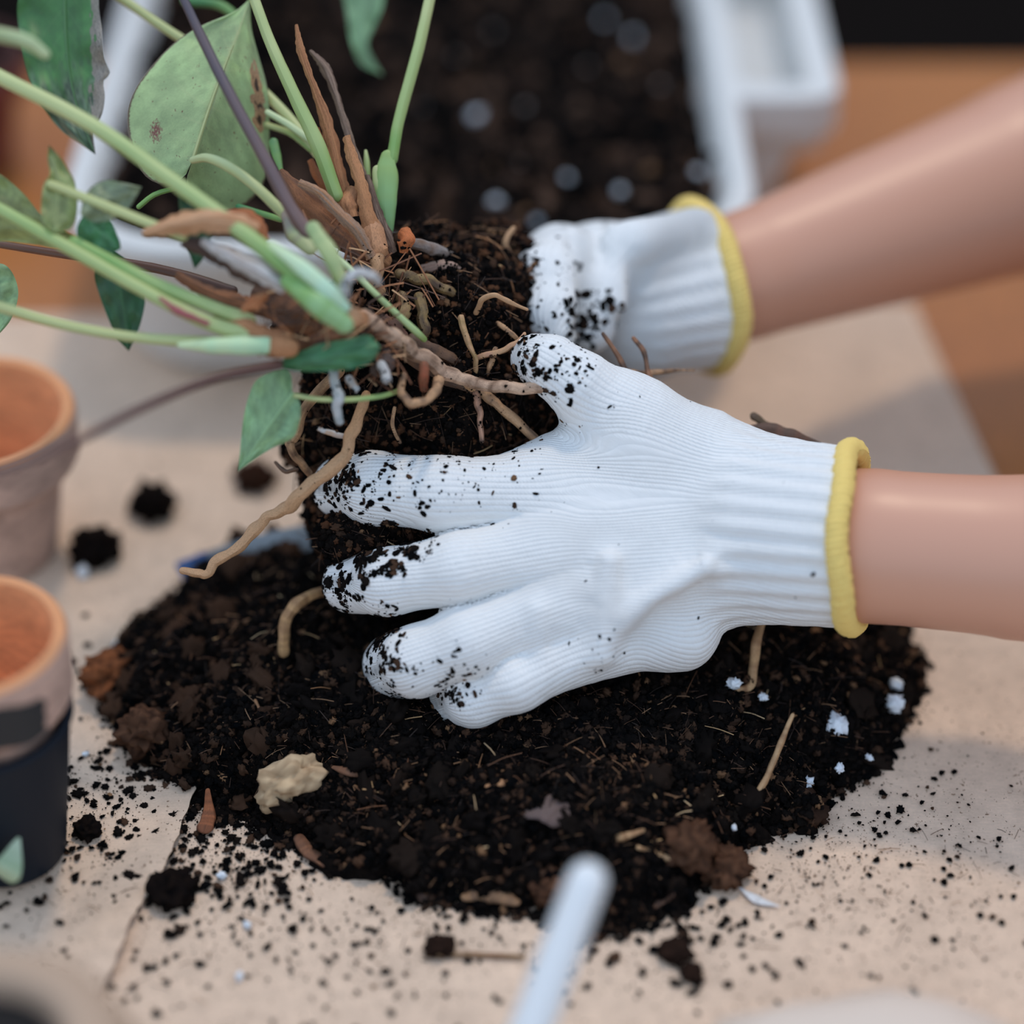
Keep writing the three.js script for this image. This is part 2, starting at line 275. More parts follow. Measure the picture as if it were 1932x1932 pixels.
{
  const pile = thing('soil_pile', null, 'wide heap of dark loose potting soil under the gloved hands', 'soil', null, 'stuff');
  const b = boundsOf(PILE, 0.012), nx = 380, nz = 300, pos = [], col = [], idx = [];
  for (let j = 0; j <= nz; j++) for (let i = 0; i <= nx; i++) { const x = lerp(b.min.x, b.max.x, i / nx), z = lerp(b.min.z, b.max.z, j / nz), y = pileHeight(x, z); pos.push(x, y, z); col.push(...soilTone(x, y, z)); }
  for (let j = 0; j < nz; j++) for (let i = 0; i < nx; i++) { const a = j * (nx + 1) + i, c = a + nx + 1; if (Math.max(pos[a * 3 + 1], pos[c * 3 + 1], pos[a * 3 + 4], pos[c * 3 + 4]) < -0.0010) continue; idx.push(a, c, a + 1, a + 1, c, c + 1); }
  const g = new THREE.BufferGeometry(); g.setAttribute('position', new THREE.Float32BufferAttribute(pos, 3)); g.setAttribute('color', new THREE.Float32BufferAttribute(col, 3)); g.setIndex(idx); g.computeVertexNormals();
  mesh('mound', g, M.soil, pile).userData.kind = 'stuff';
  const pick = (pad) => { for (;;) { const x = rr(b.min.x, b.max.x), z = rr(b.min.z, b.max.z); if (pileDist(x, z) > pad) return [x, z]; } };
  const lists = [[], [], []];
  for (let i = 0; i < 95000; i++) { const [x, z] = pick(-0.001 - 0.006 * rnd() * rnd()), s = 0.00028 + 0.0019 * Math.pow(rnd(), 4), h = Math.max(0.001, pileHeight(x, z)); lists[i % 3].push({ p: V(x, h + s * 0.15, z), s: [s * rr(0.7, 1.3), s, s * rr(0.7, 1.3)], q: randomTurn(), c: crumbColour() }); }
  for (let i = 0; i < 800; i++) { const [x, z] = pick(0.0), s = 0.002 + 0.0055 * Math.pow(rnd(), 3), h = Math.max(0.001, pileHeight(x, z)); lists[i % 3].push({ p: V(x, h, z), s: [s, s * 0.7, s * rr(0.7, 1.2)], q: randomTurn(), c: mix3(SOILS[Math.floor(rnd() * 4)], x < -0.09 ? lin(84, 60, 45) : SOILS[2], 0.5) }); }
  lists.forEach((l, k) => instances('crumbs', crumbShape[k], M.crumb, l, pile));
  mesh('fibres', mergeGeometries([fibres(2600, () => { const [x, z] = pick(0.004); return [V(x, pileHeight(x, z) + 0.0008, z), V(0, 1, 0)]; }, HAIRS, [0.003, 0.011], [0.00008, 0.0002]), fibres(120, () => { const [x, z] = pick(0.01); return [V(x, pileHeight(x, z) + 0.0015, z), V(0, 1, 0)]; }, STRAW, [0.003, 0.011], [0.00012, 0.00026])]), M.fibre, pile).userData.kind = 'stuff';
}

// ------------------------------------------------------------------ crumbs strewn on the paper
{
  const list = [], fine = [];
  const spots = [[250, 1560, 150, 75, 420, 1], [420, 1600, 90, 70, 420, 1.2], [460, 1650, 60, 40, 160, 1.2], [150, 1620, 120, 120, 240, 0.8], [330, 1780, 180, 100, 160, 0.8], [650, 1780, 200, 90, 220, 0.8], [860, 1760, 160, 60, 160, 1], [1120, 1800, 100, 60, 90, 1.2], [1250, 1740, 90, 40, 160, 1.1], [1600, 1650, 170, 90, 360, 0.55], [1500, 1560, 150, 50, 140, 0.8], [1750, 1550, 140, 90, 120, 0.9], [1600, 1800, 240, 110, 160, 0.8], [300, 1360, 120, 70, 60, 1], [250, 1480, 120, 40, 110, 1.3], [160, 1250, 120, 120, 30, 1.1], [1290, 1830, 60, 40, 40, 1.4], [700, 1880, 220, 60, 90, 0.8], [1680, 1760, 240, 140, 420, 0.35], [230, 1680, 200, 160, 420, 0.35]];
  for (const [cx, cy, sx, sy, n, k] of spots) for (let i = 0; i < n * 1.7; i++) {
    const p = on(cx + gauss() * sx, cy + gauss() * sy); if (pileDist(p.x, p.z) > 0.002 || p.z > 0.44) continue;
    const s = k * (0.0002 + 0.0014 * Math.pow(rnd(), 5)); p.y = paperTop(p.x, p.z) + s * 0.3;
    (s < 0.0007 ? fine : list).push({ p, s: [s * rr(0.7, 1.6), s * 0.7, s * rr(0.7, 1.3)], q: new THREE.Quaternion().setFromAxisAngle(V(0, 1, 0), rnd() * 6.3), c: crumbColour() });
  }
  for (let i = 0; i < 700; i++) { const p = V(rr(-0.3, 0.3), 0, rr(-0.3, 0.4)); if (pileDist(p.x, p.z) > 0) continue; const s = 0.0003 + 0.0012 * Math.pow(rnd(), 4); p.y = paperTop(p.x, p.z) + s * 0.3; fine.push({ p, s: [s * rr(0.7, 1.6), s * 0.7, s], q: new THREE.Quaternion().setFromAxisAngle(V(0, 1, 0), rnd() * 6.3), c: crumbColour() }); }
  const t = thing('soil_crumbs', null, 'scattered dark soil crumbs and grains on the pale paper around the heap', 'crumbs', null, 'stuff');
  instances('crumbs', crumbShape[0], M.crumb, list, t); instances('grains', crumbFine, M.crumb, fine, t);
  mesh('fibres', fibres(110, () => { const q = rnd() < 0.6 ? on(rr(1380, 1932), rr(1560, 1800)) : on(rr(60, 1000), rr(1600, 1900)); q.y = paperTop(q.x, q.z) + 0.0004; return [q, V(0, 1, 0)]; }, HAIRS, [0.002, 0.008], [0.00008, 0.00016]), M.fibre, t).userData.kind = 'stuff';
}

// ------------------------------------------------------------------ clods, stone, chips, perlite (things one can count)
const colourLump = (g, fn) => { const p = g.attributes.position, c = []; for (let i = 0; i < p.count; i++) c.push(...fn(p.getX(i), p.getY(i), p.getZ(i))); g.setAttribute('color', new THREE.Float32BufferAttribute(c, 3)); return g; };
const rest = (px, py) => { let p = on(px, py, 0); for (let k = 0; k < 4; k++) p = on(px, py, Math.max(paperTop(p.x, p.z), pileHeight(p.x, p.z))); return p; };
const brown = (a, b, k = 500) => (x, y, z) => mix3(a, b, clamp(0.5 + 0.9 * noise(x * k, y * k, z * k) + 0.4 * noise(x * k * 3, y * k * 3, z * k * 3)));
const K1 = lin(30, 22, 18), K2 = lin(58, 42, 32), R1 = lin(100, 70, 52), R2 = lin(48, 33, 26), O1 = lin(140, 84, 52), O2 = lin(66, 42, 30);
[ // px, py, radius px, squash, colours, label
  [325, 1688, 42, 0.72, K1, SOILS[1], 'round black soil clod beside the torn edge of the paper'],
  [1300, 1612, 50, 0.8, R1, R2, 'reddish brown clod on the front right edge of the heap'],
  [1365, 1652, 44, 0.8, R1, R2, 'brown clod lying on paper just outside the heap, right of the larger one'],
  [1050, 1690, 46, 0.9, R1, R2, 'brown clod partly hidden behind the white rod'],
  [1520, 1540, 38, 0.7, K2, R2, 'grey-brown clod at the right tip of the heap'],
  [212, 1290, 52, 0.8, O1, O2, 'orange-brown blurred clod at the left tip of the heap'],
  [275, 1395, 48, 0.8, R1, R2, 'crumbly brown clod on the left flank of the heap'],
  [290, 965, 40, 0.9, K1, SOILS[4], 'dark upright clod behind the heap, farther right of the two by the pots'],
  [180, 1047, 46, 0.7, K1, SOILS[4], 'flat black clod on grey shaded paper right of the upper clay pot'],
  [478, 910, 38, 0.7, O2, K1, 'blurred brown clod on the paper behind the small green leaf'],
  [830, 1792, 26, 0.6, R2, K1, 'small brown clod lying on the front paper left of the white rod'],
  [165, 1572, 24, 0.7, K1, SOILS[1], 'ragged black crumb cluster on the left paper sheet'],
  [1272, 1800, 30, 0.45, R2, K1, 'ragged dark brown clump on the paper right of the white rod'],
  [1305, 1838, 22, 0.5, R2, K1, 'small dark clump in front of the ragged brown one right of the rod'],
  [345, 1700, 0, 0, 0, 0, ''],
].forEach(([px, py, r, sq, a, b, label], i) => {
  if (!r) return; const p = rest(px, py), s = mm(r, p.distanceTo(camera.position));
  const o = mesh('soil_clod', colourLump(lump(5, s, s * sq, s * 0.95, 0.62, 2.7, i * 3 + 1), brown(a, b)), M.soil); o.position.copy(p).y += s * sq * 0.55; o.rotation.y = i * 1.3; tag(o, label, 'soil clod');
});
{
  const p = rest(545, 1492), s = mm(66, 0.85), o = mesh('stone', colourLump(lump(6, s, s * 0.62, s * 0.6, 0.55, 1.5, 21), brown(lin(206, 176, 138), lin(150, 120, 88), 420)), std({ color: 0xffffff, vertexColors: true, roughness: 0.95 }));
  o.position.copy(p).y += s * 0.35; o.rotation.set(0.2, 0.35, 0.3); tag(o, 'pale tan rough stone lying on the front left of the heap', 'stone');
}
function chip(name, pts, w, flat, c1, c2, label, category, rough = 0.3) {   // thin curled piece swept along points
  const o = mesh(name, tube(pts, w, { seg: 8, step: 0.0012, flat, rough, side: V(0, 1, 0), color: (t) => mix3(c1, c2, clamp(0.5 + noise(t * 9, pts[0].x * 99))) }), M.dry); return tag(o, label, category);
}
const lay = (list, h = 0.002) => list.map(([x, y, k = 0]) => { const p = rest(x, y); p.y += h + k; return p; });
const TAN = lin(190, 140, 96), BRK = lin(120, 78, 50), GRY = lin(110, 92, 86);
chip('bark_chip', lay([[918, 1490], [945, 1485], [975, 1486]]), [0.0008, 0.0018, 0.0008], 0.4, TAN, BRK, 'small orange bark sliver on the heap below the little finger', 'bark chip');
chip('bark_chip', lay([[985, 1545], [1030, 1535], [1060, 1548], [1080, 1560]], 0.003), [0.002, 0.0075, 0.006, 0.001], 0.16, GRY, lin(92, 70, 62), 'wide grey-mauve bark flake lying on the heap in front', 'bark chip');
chip('bark_chip', lay([[880, 1702], [925, 1695], [972, 1712]], 0.003), [0.002, 0.0052, 0.002], 0.45, lin(150, 112, 78), lin(96, 72, 54), 'rounded brown bark piece at the front edge of the heap', 'bark chip');
chip('bark_chip', lay([[396, 1520, 0.006], [394, 1545], [388, 1568]], 0.002), [0.001, 0.0028, 0.0032], 0.4, lin(170, 100, 60), lin(120, 70, 42), 'upright orange bark splinter at the left foot of the heap', 'bark chip');
chip('bark_chip', lay([[566, 1590], [585, 1615], [615, 1635]], 0.002), [0.0026, 0.003, 0.0022], 0.4, lin(140, 92, 62), lin(100, 66, 46), 'curled brown bark strip at the front left foot of the heap', 'bark chip');
chip('bark_chip', lay([[778, 1655, 0.002], [790, 1680, 0.002], [800, 1700]], 0.001), [0.003, 0.0034, 0.002], 0.4, R1, R2, 'dark red bark block standing at the front foot of the heap', 'bark chip');
chip('bark_chip', lay([[1235, 1715], [1255, 1700], [1270, 1692]], 0.001), [0.001, 0.0025, 0.001], 0.4, R1, O2, 'reddish bark crumb right of the white rod by the heap', 'bark chip');
chip('bark_chip', lay([[630, 1455], [660, 1462], [690, 1470]], 0.002), [0.001, 0.0026, 0.001], 0.4, R1, BRK, 'brown bark sliver just behind the tan stone', 'bark chip');
chip('paper_scrap', [[1396, 1682], [1425, 1702], [1468, 1716]].map(([x, y]) => { const p = on(x, y); p.y = 0.0018; return p; }), [0.0004, 0.0022, 0.0004], 0.12, lin(232, 230, 228), lin(210, 206, 202), 'white torn flake on the paper right of the brown clods', 'flake');
const TW = (name, list, r, c1, c2, label, cat = 'root') => { const o = mesh(name, tube(list, r, { seg: 7, step: 0.0015, rough: 0.45, color: (t) => mix3(c1, c2, clamp(0.5 + 1.2 * noise(t * 14, list[0].x * 77))) }), M.root); return tag(o, label, cat); };
const RT = lin(196, 156, 112), RD = lin(140, 100, 66);
{
  const r = (x, y, k) => { const p = rest(x, y); p.y += k; return p; }, over = (x, y, gap) => at(x, y, toPx(rest(x, y))[2] - gap);
  TW('loose_root', [over(1400, 1535, 0.001), over(1440, 1478, 0.007), over(1470, 1408, 0.014), over(1495, 1350, 0.021)], [0.0009, 0.0012, 0.0012, 0.0009], RT, RD, 'thin tan rootlet sticking up from the right slope of the heap');
  TW('loose_root', [over(1392, 1300, 0.002), over(1415, 1296, 0.003), over(1421, 1260, 0.008), over(1426, 1215, 0.015), over(1440, 1168, 0.022)], [0.0013, 0.0016, 0.0018, 0.0018], RT, RD, 'pale root hanging below the cuff of the nearer glove');
  TW('loose_root', [r(536, 1240, 0.003), r(542, 1218, 0.012), r(572, 1192, 0.016), r(632, 1160, 0.014)], [0.0026, 0.0022, 0.0024, 0.002], lin(206, 160, 108), RD, 'hooked tan root lying on the heap left of the fingertips');
  TW('loose_root', [r(1110, 1628, 0.001), r(1150, 1600, 0.004), r(1180, 1592, 0.004), r(1212, 1578, 0.003)], [0.0012, 0.0013, 0.0014, 0.001], RT, RD, 'knobbly tan twig on the heap just behind the white rod tip');
  TW('loose_root', [r(1204, 1610, 0.003), r(1235, 1620, 0.003), r(1262, 1632, 0.003)], [0.0009, 0.001, 0.0012], RT, RD, 'short pale twig running to the large reddish clod');
  TW('loose_root', [r(862, 1690, 0.002), r(905, 1660, 0.004), r(935, 1640, 0.003)], [0.0005, 0.0006, 0.0004], RT, RD, 'straight pale straw across the front of the heap', 'straw');
  TW('loose_root', [r(735, 1430, 0.001), r(752, 1450, 0.002), r(775, 1476, 0.001)], [0.0004, 0.0005, 0.0004], lin(190, 120, 74), RD, 'thin orange straw on the heap behind the front chips', 'straw');
  TW('loose_root', [r(482, 1325, 0.001), r(490, 1345, 0.002), r(500, 1362, 0.001)], [0.0006, 0.0007, 0.0006], lin(190, 130, 84), RD, 'short orange straw on the left slope of the heap', 'straw');
  TW('loose_root', [[806, 1812], [870, 1808], [985, 1812]].map(([x, y]) => { const p = on(x, y); p.y = 0.002; return p; }), [0.0007, 0.0009, 0.0009], lin(150, 118, 84), RD, 'straight brown twig on the paper ending behind the white rod', 'twig');
}
const perliteShape = [0, 1].map((k) => lump(3, 1, 0.8, 0.9, 0.8, 2.4, 40 + k));
function perlite(px, py, r, label, group, h = null) {
  let p = h === null ? rest(px, py) : on(px, py, h); if (h === null && pileDist(p.x, p.z) > 0) { p.y = Math.max(p.y, pileHeight(p.x, p.z)); p = at(px, py, toPx(p)[2] - 0.005); }
  const s = mm(r, p.distanceTo(camera.position)), o = mesh('perlite_grain', perliteShape[Math.floor(rnd() * 2)], M.perlite); o.scale.set(s, s, s * 1.1); o.rotation.set(rnd() * 3, rnd() * 3, rnd() * 3); o.position.copy(p).y += s * 0.5; return tag(o, label, 'perlite', group);
}
perlite(1576, 1374, 20, 'largest white perlite grain on the right slope of the heap');
perlite(1685, 1334, 17, 'white perlite grain at the right end of the heap beside the small brown piece');
perlite(1690, 1295, 12, 'white perlite grain topmost at the right end of the heap');
perlite(1520, 1482, 13, 'white perlite grain at the right foot of the heap above the grey-brown clod');
perlite(1584, 1452, 9, 'white perlite grain near the right foot, lower right of the largest grain');
perlite(1640, 1432, 7, 'tiny white perlite grain at the outermost right foot of the heap');
perlite(1385, 1294, 13, 'white perlite grain at the foot of the pale hanging root');
perlite(1440, 1318, 8, 'bluish white perlite grain right of the hanging root');
perlite(466, 1748, 8, 'white perlite grain on the paper in front of the black round clod');
perlite(418, 1655, 9, 'white perlite grain among crumbs right of the black round clod');
perlite(452, 1845, 8, 'white perlite grain on the paper at the front, below the other one');
perlite(162, 1425, 6, 'white perlite grain on the bright paper right of the lower clay pot');
perlite(158, 1084, 12, 'white blurred perlite grain under the flat black clod');
perlite(222, 1220, 9, 'white blurred perlite grain left of the heap on shaded paper');
perlite(1615, 1903, 7, 'white perlite grain on the paper near the lower right corner');
perlite(1385, 1563, 6, 'white perlite grain above the brown clods in the heap');

// ------------------------------------------------------------------ hands, arms, person
// knitted cotton: ribs running along the fingers, small stitches in each
const knitBump = tex(64, 64, (u, v) => { const r = Math.abs(Math.sin(u * Math.PI)), st = 0.5 + 0.5 * Math.cos((v * 1 + Math.abs(u - 0.5) * 1.1) * Math.PI * 2); return [255 * (Math.pow(r, 0.7) * (0.72 + 0.28 * st))]; }, false);
const knitMap = tex(512, 512, (u, v) => { const k = 1 + 0.03 * (nC(u, v) - 0.5) + 0.03 * (nB(u, v) - 0.5); return [232 * k, 230 * k, 226 * k]; });
M.knit = new THREE.MeshPhysicalMaterial({ map: knitMap, bumpMap: knitBump, bumpScale: 0.00034, roughness: 0.95, sheen: 0.3, sheenRoughness: 0.6, sheenColor: new THREE.Color(1, 1, 1) });
knitMap.repeat.set(0.05, 0.05);
function glove({ fingers, palm, cuff, flows, cutAt, folds = [], kPalm = 0.011, kFinger = 0.002, cell = 0.0016 }) {
  const fs = fingers.map((l) => l.slice(1).map((b, i) => capPx(l[i], b))), ps = palm.map(([a, b]) => capPx(a, b)), fo = folds.map(([a, b, s]) => [capPx(a, b), s]);
  const ca = at(...cuff.a), cb = at(...cuff.b), ax = V().subVectors(cb, ca), L = ax.length(); ax.normalize();
  const fwd = V(0, -SP, -CP), wz = fwd.clone().addScaledVector(ax, -fwd.dot(ax)).normalize(), wy = V().crossVectors(ax, wz);
  const sample = (x, y, z) => {
    const ex = x - ca.x, ey = y - ca.y, ez = z - ca.z, t = ex * ax.x + ey * ax.y + ez * ax.z, a = ex * wy.x + ey * wy.y + ez * wy.z, b = ex * wz.x + ey * wz.y + ez * wz.z, q = clamp(t / L, -0.2, 1.15);
    const ry = lerp(cuff.ry[0], cuff.ry[1], q), rz = lerp(cuff.rz[0], cuff.rz[1], q), ang = Math.atan2(a / ry, -b / rz), rib = cuff.rib * Math.cos(ang * cuff.ribs) * sstep(-0.12, 0.2, t / L);
    const k = Math.hypot(a / ry, b / rz), rad = (k - 1) * Math.min(ry, rz) * 0.98 - rib; let d = Math.max(rad + 0.016 * sstep(0.012, -0.020, t), -t - 0.022, t - L - 0.012);
    let p = 1e9; for (const c of ps) p = smin(p, c(x, y, z), kPalm); d = smin(p, d, 0.008);
    let out = d; for (const f of fs) { let e = 1e9; for (const c of f) e = smin(e, c(x, y, z), 0.004); out = Math.min(out, smin(e, d, kPalm)); }
    out -= 0.0008;
    for (const [c, s] of fo) out = s > 0 ? smin(out, c(x, y, z), s) : -smin(-out, c(x, y, z), -s);
    return out + 0.0006 * noise(x * 55, y * 55, z * 55) + 0.00018 * noise(x * 260, y * 260, z * 260);
  };
  const pts = [...fingers.flat(), ...palm.flat(), cuff.a, cuff.b].map((c) => at(c[0], c[1], c[2])), bb = boundsOf(pts, 0.045);
  const g = sdfMesh(sample, bb.min, bb.max, cell), P = g.attributes.position, uv = new Float32Array(P.count * 2), v = V(), src = g.index.array, keep = [];
  const cut = at(...cutAt), F = flows.map((f) => { const a = f[0], b = f[1], dx = b[0] - a[0], dy = b[1] - a[1], l = Math.hypot(dx, dy); return { a, b, dx: dx / l, dy: dy / l, l, s: f[2], r: f[3] }; });
  for (let i = 0; i < P.count; i++) {
    v.fromBufferAttribute(P, i); const [x, y, d] = toPx(v); let S = 0, T = 0, W = 0;
    for (const f of F) {
      const ex = x - f.a[0], ey = y - f.a[1], al = ex * f.dx + ey * f.dy, t = clamp(al / f.l), lat = -ex * f.dy + ey * f.dx, dep = (lerp(f.a[2], f.b[2], t) - d) / mm(1, d), ox = ex - f.dx * f.l * t, oy = ey - f.dy * f.l * t, w = 1 / Math.pow(Math.hypot(ox, oy, dep * 0.5) * 0.01 + 0.25, 5);
      S += w * (f.s + f.r * Math.atan2(lat, Math.max(dep, 6))); T += w * (x * f.dx + y * f.dy); W += w;
    }
    uv[i * 2] = S / W / 8.2; uv[i * 2 + 1] = T / W / 7.5;
  }
  for (let i = 0; i < src.length; i += 3) { let far = 0; for (let k = 0; k < 3; k++) { v.fromBufferAttribute(P, src[i + k]).sub(cut); if (v.dot(ax) > 0) far++; } if (!far) keep.push(src[i], src[i + 1], src[i + 2]); }
  g.setIndex(keep); g.setAttribute('uv', new THREE.BufferAttribute(uv, 2));
  return { g, ax, wy, wz, cut };
}
function bindingRing(G, ry, rz, r, tilt = 0) {
  const pts = []; for (let i = 0; i < 40; i++) { const a = i / 40 * Math.PI * 2, w = 1 + 0.02 * Math.sin(a * 3 + 1); pts.push(G.cut.clone().addScaledVector(G.wy, Math.cos(a) * ry * w).addScaledVector(G.wz, Math.sin(a) * rz * w).addScaledVector(G.ax, tilt * Math.cos(a) + 0.0006 * Math.sin(a * 5))); }
  const c = new THREE.CatmullRomCurve3(pts, true); const g = new THREE.TubeGeometry(c, 420, r, 14, true), p = g.attributes.position, nn = g.attributes.normal;
  for (let i = 0; i < p.count; i++) { const ring = Math.floor(i / 15), k = 0.00045 * Math.max(0, Math.sin(ring * 1.5 + (i % 15) * 0.9)) + 0.0005 * noise(ring * 0.2, i % 15); p.setXYZ(i, p.getX(i) + nn.getX(i) * k, p.getY(i) + nn.getY(i) * k, p.getZ(i) + nn.getZ(i) * k); }
  g.computeVertexNormals(); return g;
}
const person = thing('person', null, 'person in white knitted work gloves with yellow cuffs lifting the uprooted plant', 'person');
function dirt(G, name, zones, parent) {                 // soil sticking to the knit: zones [px, py, radius, density, size]
  const P = G.g.attributes.position, N = G.g.attributes.normal, list = [], v = V(), n = V(), cam = camera.position;
  for (let i = 0; i < P.count; i++) {
    v.fromBufferAttribute(P, i); n.fromBufferAttribute(N, i); const [x, y] = toPx(v); if (n.dot(V().subVectors(cam, v)) < -0.02) continue;
    let pr = 0.0005, sz = 0.7; for (const [zx, zy, zr, k, s] of zones) { const q = Math.hypot(x - zx, y - zy) / zr; if (q < 1) { pr += k * (1 - q * q) * clamp(0.25 + 2.2 * noise(v.x * 230, v.y * 230, v.z * 230)); sz = Math.max(sz, s); } }
    for (let rep = 0; rep < 4; rep++) { if (rnd() > pr) continue; const s = sz * (0.00016 + 0.0008 * Math.pow(rnd(), 3.5)), jit = V(gauss(), gauss(), gauss()).multiplyScalar(0.0007); jit.addScaledVector(n, -jit.dot(n));
    list.push({ p: v.clone().add(jit).addScaledVector(n, s * 0.15), s: [s * rr(0.6, 1.6), s * 0.6, s * rr(0.6, 1.6)], q: new THREE.Quaternion().setFromUnitVectors(V(0, 1, 0), n).multiply(new THREE.Quaternion().setFromAxisAngle(V(0, 1, 0), rnd() * 6.3)), c: crumbColour() }); }
  }
  return instances(name, crumbShape[1], M.crumb, list, parent);
}
{
  // nearer hand (the person's left), back of the hand to the camera, thumb up
  const idx = [[1030, 928, 0.848, 70], [840, 934, 0.842, 66], [705, 920, 0.850, 63], [650, 920, 0.862, 57]];
  const mid = [[1040, 1035, 0.842, 70], [865, 1073, 0.834, 63], [735, 1098, 0.842, 57], [666, 1100, 0.858, 54]];
  const rng = [[1065, 1138, 0.840, 68], [885, 1208, 0.832, 63], [785, 1248, 0.838, 61], [750, 1256, 0.864, 62]];
  const pky = [[1115, 1212, 0.842, 58], [975, 1285, 0.834, 52], [895, 1315, 0.840, 50], [855, 1318, 0.858, 51]];
  const thb = [[1180, 795, 0.850, 80], [1095, 728, 0.842, 58], [1040, 690, 0.842, 50], [1012, 678, 0.848, 45]];
  const palm = [[[1380, 930, 0.852, 100], idx[0]], [[1380, 980, 0.852, 110], mid[0]], [[1370, 1045, 0.852, 110], rng[0]], [[1276, 1188, 0.846, 64], pky[0]], [[1180, 800, 0.850, 80], [1318, 862, 0.852, 92]], [[1062, 880, 0.852, 62], [1200, 880, 0.852, 95]], [[1282, 1184, 0.846, 64], [1296, 1090, 0.85, 84]], [[1120, 1000, 0.848, 90], [1250, 1060, 0.849, 105]]];
  const G = glove({
    fingers: [idx, mid, rng, pky, thb], palm,
    cuff: { a: [1345, 990, 0.850], b: [1612, 1016, 0.834], ry: [mm(176, 0.85), mm(163, 0.84)], rz: [mm(150, 0.85), mm(158, 0.84)], rib: 0.00055, ribs: 27 }, cutAt: [1606, 1017, 0.8345],
    folds: [[[1180, 1165, 0.8235, 12], [1330, 1070, 0.8155, 9], 0.014], [[1262, 1170, 0.8175, 15], [1322, 1205, 0.822, 12], -0.012], [[1012, 1155, 0.8235, 8], [1018, 1270, 0.829, 7], 0.009], [[984, 1165, 0.8155, 6], [990, 1240, 0.819, 6], -0.008], [[1150, 1060, 0.8205, 10], [1136, 1235, 0.826, 8], 0.012], [[1090, 1150, 0.8165, 8], [1082, 1225, 0.819, 8], -0.010]],
    flows: [[[1060, 930, 0.848], [600, 920, 0.848], 930, 66], [[1060, 1040, 0.84], [840, 1078, 0.836], 1040, 62], [[840, 1078, 0.836], [600, 1100, 0.845], 1040, 58], [[1065, 1138, 0.84], [885, 1208, 0.834], 1145, 62], [[885, 1208, 0.834], [700, 1270, 0.84], 1145, 60], [[1115, 1215, 0.84], [820, 1330, 0.84], 1235, 52], [[1350, 900, 0.852], [1090, 880, 0.85], 895, 150], [[1350, 990, 0.852], [1100, 1010, 0.846], 995, 170], [[1350, 1080, 0.852], [1130, 1110, 0.846], 1100, 150], [[1620, 1016, 0.834], [1400, 995, 0.848], 995, 160], [[1330, 860, 0.852], [1180, 795, 0.85], 850, 120], [[1150, 770, 0.848], [980, 655, 0.845], 800, 55]].map(([a, b, s, r]) => [a, b, -s, r]),
  });
  const w = mesh('work_glove', G.g, M.knit, person); w.userData.label = 'nearer white glove with soil on the fingertips';
  mesh('cuff_binding', bindingRing(G, mm(166, 0.834), mm(160, 0.834), mm(21, 0.83), -0.003), M.binding, w);
  dirt(G, 'stuck_soil', [[620, 905, 60, 0.9, 1.2], [690, 880, 90, 0.35, 1.2], [820, 880, 110, 0.14, 1.0], [950, 900, 120, 0.07, 0.9], [640, 1120, 60, 0.7, 1.1], [650, 1050, 62, 1.5, 1.5], [730, 1035, 62, 1.5, 1.5], [790, 1030, 40, 0.5, 1], [715, 1225, 55, 0.75, 1.1], [760, 1290, 60, 0.35, 0.9], [730, 1180, 50, 0.6, 1], [860, 1300, 40, 0.6, 1.1], [870, 1265, 60, 0.4, 0.9], [1010, 690, 75, 0.4, 1.3], [1070, 700, 70, 0.2, 1.2], [1060, 770, 60, 0.2, 1.0], [1150, 730, 60, 0.05, 1], [1130, 1250, 70, 0.1, 0.8], [680, 960, 60, 0.2, 0.9]], w);
}
{
  // farther hand (the person's right), fist round the far side of the root ball
  const f1 = [[1060, 500, 0.915, 72], [1030, 530, 0.895, 64], [1032, 590, 0.884, 52], [1050, 630, 0.882, 42]];
  const f2 = [[1130, 495, 0.925, 66], [1110, 560, 0.905, 54], [1110, 620, 0.90, 46]];
  const palm = [[[1120, 520, 0.94, 80], [1250, 540, 0.945, 110]], [[1090, 580, 0.925, 66], [1200, 620, 0.93, 90]], [[1060, 500, 0.925, 66], [1140, 500, 0.935, 70]]];
  const G = glove({
    fingers: [f1, f2], palm, kPalm: 0.008, kFinger: 0.0015, cell: 0.002,
    cuff: { a: [1150, 582, 0.925], b: [1334, 541, 0.943], ry: [mm(132, 0.93), mm(150, 0.943)], rz: [mm(118, 0.93), mm(128, 0.943)], rib: 0.0004, ribs: 24 }, cutAt: [1328, 542, 0.9425],
    folds: [[[1160, 445, 0.905, 12], [1168, 570, 0.893, 9], 0.012], [[1205, 455, 0.905, 40], [1310, 430, 0.92, 34], 0.010], [[1088, 448, 0.899, 14], [1080, 640, 0.879, 13], -0.005]],
    flows: [[[1060, 500, 0.91], [1050, 640, 0.88], 60, 60], [[1130, 495, 0.92], [1110, 620, 0.9], 200, 55], [[1340, 540, 0.96], [1150, 590, 0.93], 500, 130]],
  });
  const w = mesh('work_glove', G.g, M.knit, person); w.userData.label = 'farther white glove gripping the back of the root ball';
  mesh('cuff_binding', bindingRing(G, mm(152, 0.943), mm(129, 0.943), mm(19, 0.945), 0.0015), M.binding, w);
  dirt(G, 'stuck_soil', [[985, 500, 45, 0.6, 1.5], [1110, 590, 50, 0.9, 1.8], [1100, 630, 40, 0.9, 1.6], [1010, 590, 60, 0.25, 1.2], [1130, 600, 60, 0.3, 1.4], [1050, 520, 90, 0.08, 1]], w);
}
